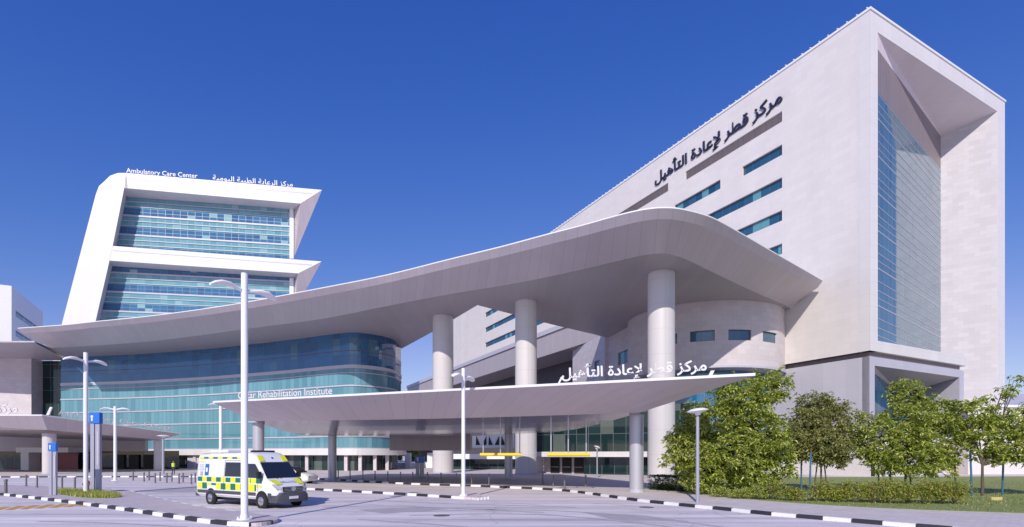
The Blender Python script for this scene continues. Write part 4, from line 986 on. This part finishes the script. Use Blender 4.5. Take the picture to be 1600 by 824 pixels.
# white car peeping out behind the ambulance
p=gnd(474,756.5); pc=thing('parked_car','white car half hidden behind the front of the ambulance','car',tuple(p),None,math.radians(-12))
def cring(x,z0,zt,w,wt): 
    h=[(w*.9,z0),(w,z0+.1),(w,z0+(zt-z0)*.55 if zt>1 else zt-.1),(wt,zt-.08),(wt-.1,zt),(0,zt)]
    a=[V(x,y,z) for y,z in h]; return a+[V(q.x,-q.y,q.z) for q in reversed(a[:-1])]
m=MB(); m.loft([cring(*q) for q in ((-3.6,.4,.85,.75,.7),(-3.5,.3,1.0,.82,.78),(-2.9,.25,1.1,.86,.8),(-2.7,.25,1.5,.87,.66),(-1.0,.25,1.58,.87,.66),(-.9,.25,1.55,.87,.66),(-.1,.25,1.02,.87,.80),(.7,.25,.92,.85,.78),(.95,.3,.75,.78,.7),(1.0,.4,.6,.7,.65))]); cb=m.build('body',M['vwhite'],pc,smooth=True,local=True)
for s in (-1,1):
    m=MB(); m.poly([V(-2.6,s*.80,1.08),V(-.3,s*.845,1.06),V(-.9,s*.69,1.46),V(-2.55,s*.69,1.44)]); m.build('window',M['vglass'],pc,local=True)
m=MB(); m.poly([V(-.08,-.75,1.06),V(-.08,.75,1.06),V(-.82,.6,1.53),V(-.82,-.6,1.53)]); m.build('windscreen',M['vglass'],pc,local=True)
for x in (-2.8,.1):
    for s in (-1,1): wheel(pc,x,s*.9,.32,.2)
for s in (-1,1):
    m=MB(); m.box((.93,s*.58,.68),(.12,.26,.12)); m.build('headlight',M['lens'],pc,local=True)

M['skin']=plain('skin',(.30,.17,.11),.6); M['cloth']=plain('dark_clothes',(.04,.045,.07),.8); M['vest']=plain('hi_vis_vest',(.55,.80,.03),.6)
p=gnd(271,742,.13); ps=thing('person','person in a bright yellow green vest standing by the small post lamp at the left','person',tuple(p))
def skin(name,vs,es,rs,mat,parent):
    me=bpy.data.meshes.new(name); me.from_pydata(vs,es,[]); o=bpy.data.objects.new(name,me); COL.objects.link(o)
    o.modifiers.new('skin','SKIN'); sv=me.skin_vertices[0].data
    for k,r in enumerate(rs): sv[k].radius=(r,r*.85)
    sv[0].use_root=True; ss=o.modifiers.new('sub','SUBSURF'); ss.levels=1; ss.render_levels=1
    d_=bpy.context.evaluated_depsgraph_get(); m2=bpy.data.meshes.new_from_object(o.evaluated_get(d_)); bpy.data.objects.remove(o)
    m2.materials.clear(); m2.materials.append(mat); q=bpy.data.objects.new(name,m2); COL.objects.link(q); q.parent=parent; return q
J=[(0,0,.95),(0,0,1.2),(0,.0,1.42),(0,0,1.50),(0,-.01,1.60),(0,0,1.70),(.10,0,.88),(.11,-.02,.48),(.11,.0,.07),(.11,-.15,.03),(-.10,0,.88),(-.11,-.02,.48),(-.12,.0,.07),(-.12,-.15,.03),(.20,0,1.40),(.25,.02,1.13),(.24,-.08,.90),(.24,-.12,.80),(-.20,0,1.40),(-.25,.02,1.13),(-.24,-.08,.90),(-.24,-.12,.80)]
skin('body',J,[(0,1),(1,2),(2,3),(3,4),(4,5),(0,6),(6,7),(7,8),(8,9),(0,10),(10,11),(11,12),(12,13),(2,14),(14,15),(15,16),(16,17),(2,18),(18,19),(19,20),(20,21)],[.14,.13,.13,.06,.10,.09,.095,.07,.05,.04,.095,.07,.05,.04,.065,.05,.04,.035,.065,.05,.04,.035],M['cloth'],ps)
m=MB(); m.lathe([(.17,.98),(.19,1.1),(.20,1.3),(.21,1.40),(.12,1.47)],(0,0,0),16); m.build('vest',M['vest'],ps,smooth=True,local=True)
m=MB(); m.lathe([(.03,1.50),(.075,1.54),(.095,1.62),(.09,1.68),(.05,1.71)],(0,-.012,0),14); m.build('head_skin',M['skin'],ps,smooth=True,local=True)
m=MB(); m.lathe([(.098,1.65),(.10,1.70),(.06,1.745),(.01,1.75)],(0,.012,0),14); m.build('hair',M['black'],ps,smooth=True,local=True)

# ------------------------------------------------------------------ trees, shrubs, hedge
def leafcluster(mb,c,n,l,droop=.35,wd=.3,up=.15):
    for _ in range(n):
        a=R.uniform(0,2*math.pi); e=R.uniform(-.5,.9); L_=l*R.uniform(.65,1.25)
        d_=V(math.cos(a)*math.cos(e),math.sin(a)*math.cos(e),math.sin(e)); sd_=d_.cross(UP).normalized() if abs(d_.z)<.98 else V(1,0,0)
        sd_=(sd_+UP*R.uniform(-.5,.5)).normalized()
        w_=L_*wd*.5; p0=c+d_*.03; p1=c+d_*L_*.5+UP*up*L_*.2; p2=c+d_*L_-UP*droop*L_
        mb.add([p0,p1+sd_*w_,p2,p1-sd_*w_],[[0,1,2,3]])
def tree(name,label,base,lobes,nclus,leaf,mat,stems,ll=.32,per=6,shell=.55,group=None):
    t=thing(name,label,'tree',tuple(base),group)
    m=MB()
    fork=V(0,0,stems[0])
    for (sx,sy_,r0) in stems[1]:
        m.path([V(sx,sy_,-.05),V(sx*.9,sy_*.9,stems[0]*.5),V(sx*.6,sy_*.6,stems[0])],[r0,r0*.8,r0*.65],8)
    for lb_ in lobes:
        c=V(*lb_[:3]); s=V(stems[1][0][0]*.6,stems[1][0][1]*.6,stems[0]*.9); q=s.lerp(c,.55)+V(R.uniform(-.2,.2),R.uniform(-.2,.2),.15)
        m.path([s,q,c],[stems[1][0][2]*.5,stems[1][0][2]*.32,.02],6)
        for _ in range(3):
            e=c+V(R.uniform(-1,1)*lb_[3],R.uniform(-1,1)*lb_[3],R.uniform(-.6,.9)*lb_[4])*.75; m.path([q,q.lerp(e,.5)+UP*.1,e],[stems[1][0][2]*.22,.02,.012],5)
    m.build('trunk',M['bark'],t,local=True,smooth=True)
    m=MB(); tot=sum(l_[3]**2*l_[4] for l_ in lobes)
    for lb_ in lobes:
        k=max(8,int(nclus*(lb_[3]**2*lb_[4])/tot))
        # twigs: clusters gather round random twig tips so the outline stays ragged
        tips=[]
        for _ in range(max(6,k//7)):
            v=V(R.gauss(0,1),R.gauss(0,1),R.gauss(0,1)).normalized()*R.uniform(shell,1.08)
            tips.append(V(*lb_[:3])+V(v.x*lb_[3],v.y*lb_[3],v.z*lb_[4]))
        for _ in range(k):
            c=R.choice(tips)+V(R.gauss(0,.16),R.gauss(0,.16),R.gauss(0,.14))
            if c.z>.15: leafcluster(m,c,per,ll*R.uniform(.8,1.2),wd=leaf)
    m.build('crown',mat,t,local=True,recalc=False); return t
pA=at(1140,760,33.5); pA.z=.15
tree('broadleaf_tree','large dense bright green tree beside the flat headed post lamp',pA,[(-2.4,0,2.6,1.7,1.7),(-1.2,.3,4.4,1.7,1.6),(.6,-.2,5.9,1.7,1.5),(2.2,0,6.6,1.3,1.1),(-.4,-.8,2.4,1.8,1.7),(1.6,-.5,3.6,1.9,2.0),(2.6,.2,2.0,1.5,1.6),(-1.2,-.6,1.5,1.6,1.2),(1.0,-.7,1.5,1.6,1.2),(-.6,.6,7.0,.7,.6),(3.4,.3,7.2,.6,.6),(-3.4,0,3.0,.9,1.0)],7200,.40,M['leafA'],(1.4,[(0,0,.14),(.3,.2,.09)]),.27,6)
pB=at(1283,760,34.5); pB.z=.15
tree('broadleaf_tree','rounded olive green tree with thin bare stems on blue stakes left of the black door',pB,[(-1.0,0,4.0,1.35,1.5),(.6,0,4.6,1.5,1.5),(.0,-.4,3.2,1.5,1.2),(1.5,.1,3.1,1.1,1.4),(-.3,.2,5.8,1.1,.8),(.3,-.3,2.5,1.4,.7),(-1.2,0,2.8,1.1,.8),(-1.7,.1,3.4,.8,.9)],4300,.38,M['leafB'],(1.9,[(0,0,.08),(.4,.1,.06),(-.35,.1,.06)]),.24,6)
pC=at(1415,760,33.0); pC.z=.15
tree('broadleaf_tree','wide yellowish green tree in front of the lower glazed recess of the tower',pC,[(-1.6,0,3.4,1.4,1.6),(.2,0,4.4,1.6,1.7),(.2,.1,6.2,1.0,1.1),(1.9,0,3.6,1.4,1.7),(-.4,-.4,2.2,1.8,1.2),(1.5,-.2,2.0,1.4,1.1),(-2.4,.2,4.6,.7,.8),(2.3,0,5.0,.9,1.0)],3600,.38,M['leafA'],(1.6,[(0,0,.09),(.5,.2,.06)]),.26,6)
pD=at(1535,760,31.5); pD.z=.15
tree('broadleaf_tree','sparse loose tree with open sprays of leaves at the right edge of the lawn',pD,[(-.6,0,3.6,1.2,1.3),(.7,0,4.2,1.3,1.1),(1.9,0,3.4,1.2,.9),(-.2,.1,5.2,1.0,.8),(1.3,.1,6.3,.7,.45),(2.1,0,6.8,.45,.4),(2.7,0,5.2,.7,.6),(.9,-.2,2.6,1.4,.8),(3.0,0,2.4,.9,.6),(-1.5,0,4.4,.8,.9)],1250,.38,M['leafA'],(2.0,[(0,0,.09)]),.29,6,.2)
pE=at(1655,760,31.0); pE.z=.15
tree('broadleaf_tree','tree cut off by the right edge of the photo with only its left twigs showing',pE,[(0,0,3.6,1.6,1.6),(-1.4,0,4.2,1.0,1.0),(-1.6,0,2.4,.9,.8)],800,.40,M['leafA'],(2.0,[(0,0,.09)]),.32,6,.3)
# far trees seen through the court
for px,Y,lab in ((617,118,'small far tree seen left of the blue sign under the canopy'),(640,122,'small far tree seen beside the blue sign under the canopy')):
    q=at(px,711,Y); q.z=0
    tree('distant_tree',lab,q,[(0,0,3.0,2.0,1.8),(.8,.2,4.2,1.4,1.2)],160,.45,M['leafA'],(1.4,[(0,0,.15)]),.7,6)
# stakes
m=MB(); m.tube((0,0,0),(0,0,2.6),.055,.05,8); s0=m.build('tree_stake',M['stake'],smooth=True); first=True
for px,py,Y,lab in ((1252,0,35.2,'blue stake propping the rounded olive tree'),(1265,0,30.8,'blue stake propping the rounded olive tree'),(1373,0,34,'blue stake propping the wide yellowish tree'),(1391,0,33.5,'blue stake propping the wide yellowish tree'),(1493,0,33.2,'blue stake propping the sparse loose tree'),(1519,0,31.6,'blue stake propping the sparse loose tree'),(1566,0,32,'blue stake propping the sparse loose tree')):
    o=s0 if first else s0.copy()
    if not first: COL.objects.link(o)
    first=False; o.location=V((px-CX)/F*Y,Y,.14); o.rotation_euler=(R.uniform(-.03,.03),R.uniform(-.03,.03),0); tag(o,lab,'stake','blue tree stakes')
# clipped hedge
a,b=at(1022,0,38.0),at(1082,0,35.5); a.z=b.z=.14
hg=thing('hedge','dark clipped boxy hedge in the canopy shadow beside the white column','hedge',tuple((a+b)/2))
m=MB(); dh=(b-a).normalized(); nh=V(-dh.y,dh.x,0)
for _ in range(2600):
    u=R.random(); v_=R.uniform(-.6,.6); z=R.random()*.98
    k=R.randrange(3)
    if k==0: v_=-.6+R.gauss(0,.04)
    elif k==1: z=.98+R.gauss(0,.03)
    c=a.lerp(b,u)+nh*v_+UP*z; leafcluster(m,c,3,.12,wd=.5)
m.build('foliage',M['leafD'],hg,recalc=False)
def shrub(label,px,py,w_,h,mat,n,l=.13,group=None,kind='shrub',dp=None):
    c=gnd(px,py,.14); c.y+=w_*.35
    t=thing('shrub',label,kind,tuple(c),group); m=MB()
    for _ in range(7): 
        a=R.uniform(0,6.28); m.path([V(0,0,0),V(math.cos(a)*w_*.2,math.sin(a)*w_*.2,h*.4),V(math.cos(a)*w_*.4,math.sin(a)*w_*.35,h*.75)],[.02,.014,.008],5)
    m.build('stems',M['bark'],t,local=True)
    m=MB()
    bumps=[(R.uniform(-.32,.32)*w_,R.uniform(-.25,.25)*w_,h*R.uniform(.45,.62),w_*R.uniform(.22,.36),h*R.uniform(.34,.46)) for _ in range(6)]
    for _ in range(n):
        q=R.choice(bumps); v=V(R.gauss(0,1),R.gauss(0,1),R.gauss(0,1)).normalized()*R.uniform(.6,1.08)
        p_=V(q[0]+v.x*q[3],q[1]+v.y*q[3],max(.06,q[2]+v.z*q[4]+(R.random()<.06)*R.uniform(.05,.22))); leafcluster(m,p_,4,l*R.uniform(.8,1.3),wd=.42)
    m.build('foliage',mat,t,local=True,recalc=False); return t
shrub('rounded light green bush at the foot of the flat headed post lamp',1092,774,1.7,1.35,M['leafA'],520,.16)
gl='low green shrubs below the large tree'
for px,py,w_,h in ((1128,777.5,1.1,.6),(1158,780,1.4,.6),(1186,781.5,1.4,.7)): shrub('low yellow green shrub under the large dense tree',px,py,w_,h,M['leafA'],260,.12,gl)
gr_='shrubs in the long row along the lawn'
for i,(px,py,w_,h) in enumerate(((1214,782.5,1.5,1.15),(1248,784.5,1.2,.75),(1284,785,1.7,1.1),(1318,786,1.3,.8),(1347,787,1.5,1.1))):
    shrub('olive shrub in the middle of the long row between the two groups of stakes',px,py,w_,h,M['leafC'],360,.13,gr_)
for i,(px,py,w_,h) in enumerate(((1375,788,1.5,1.2),(1402,788.5,1.6,1.32),(1430,789,1.5,1.22),(1458,789.5,1.6,1.34),(1486,789.5,1.5,1.2),(1504,789.5,1.3,1.3))):
    shrub('reddish tipped clipped shrub at the right end of the long row',px,py,w_,h,M['leafC'],430,.12,gr_)
# small yellow block on the lawn
q=gnd(1555,782,.14); m=MB(); m.box((0,0,.09),(.6,.25,.18)); o=m.build('marker_block',M['pale_yellow'],bevel=.03); o.location=q; tag(o,'small yellow concrete marker block lying on the lawn at the right','marker')
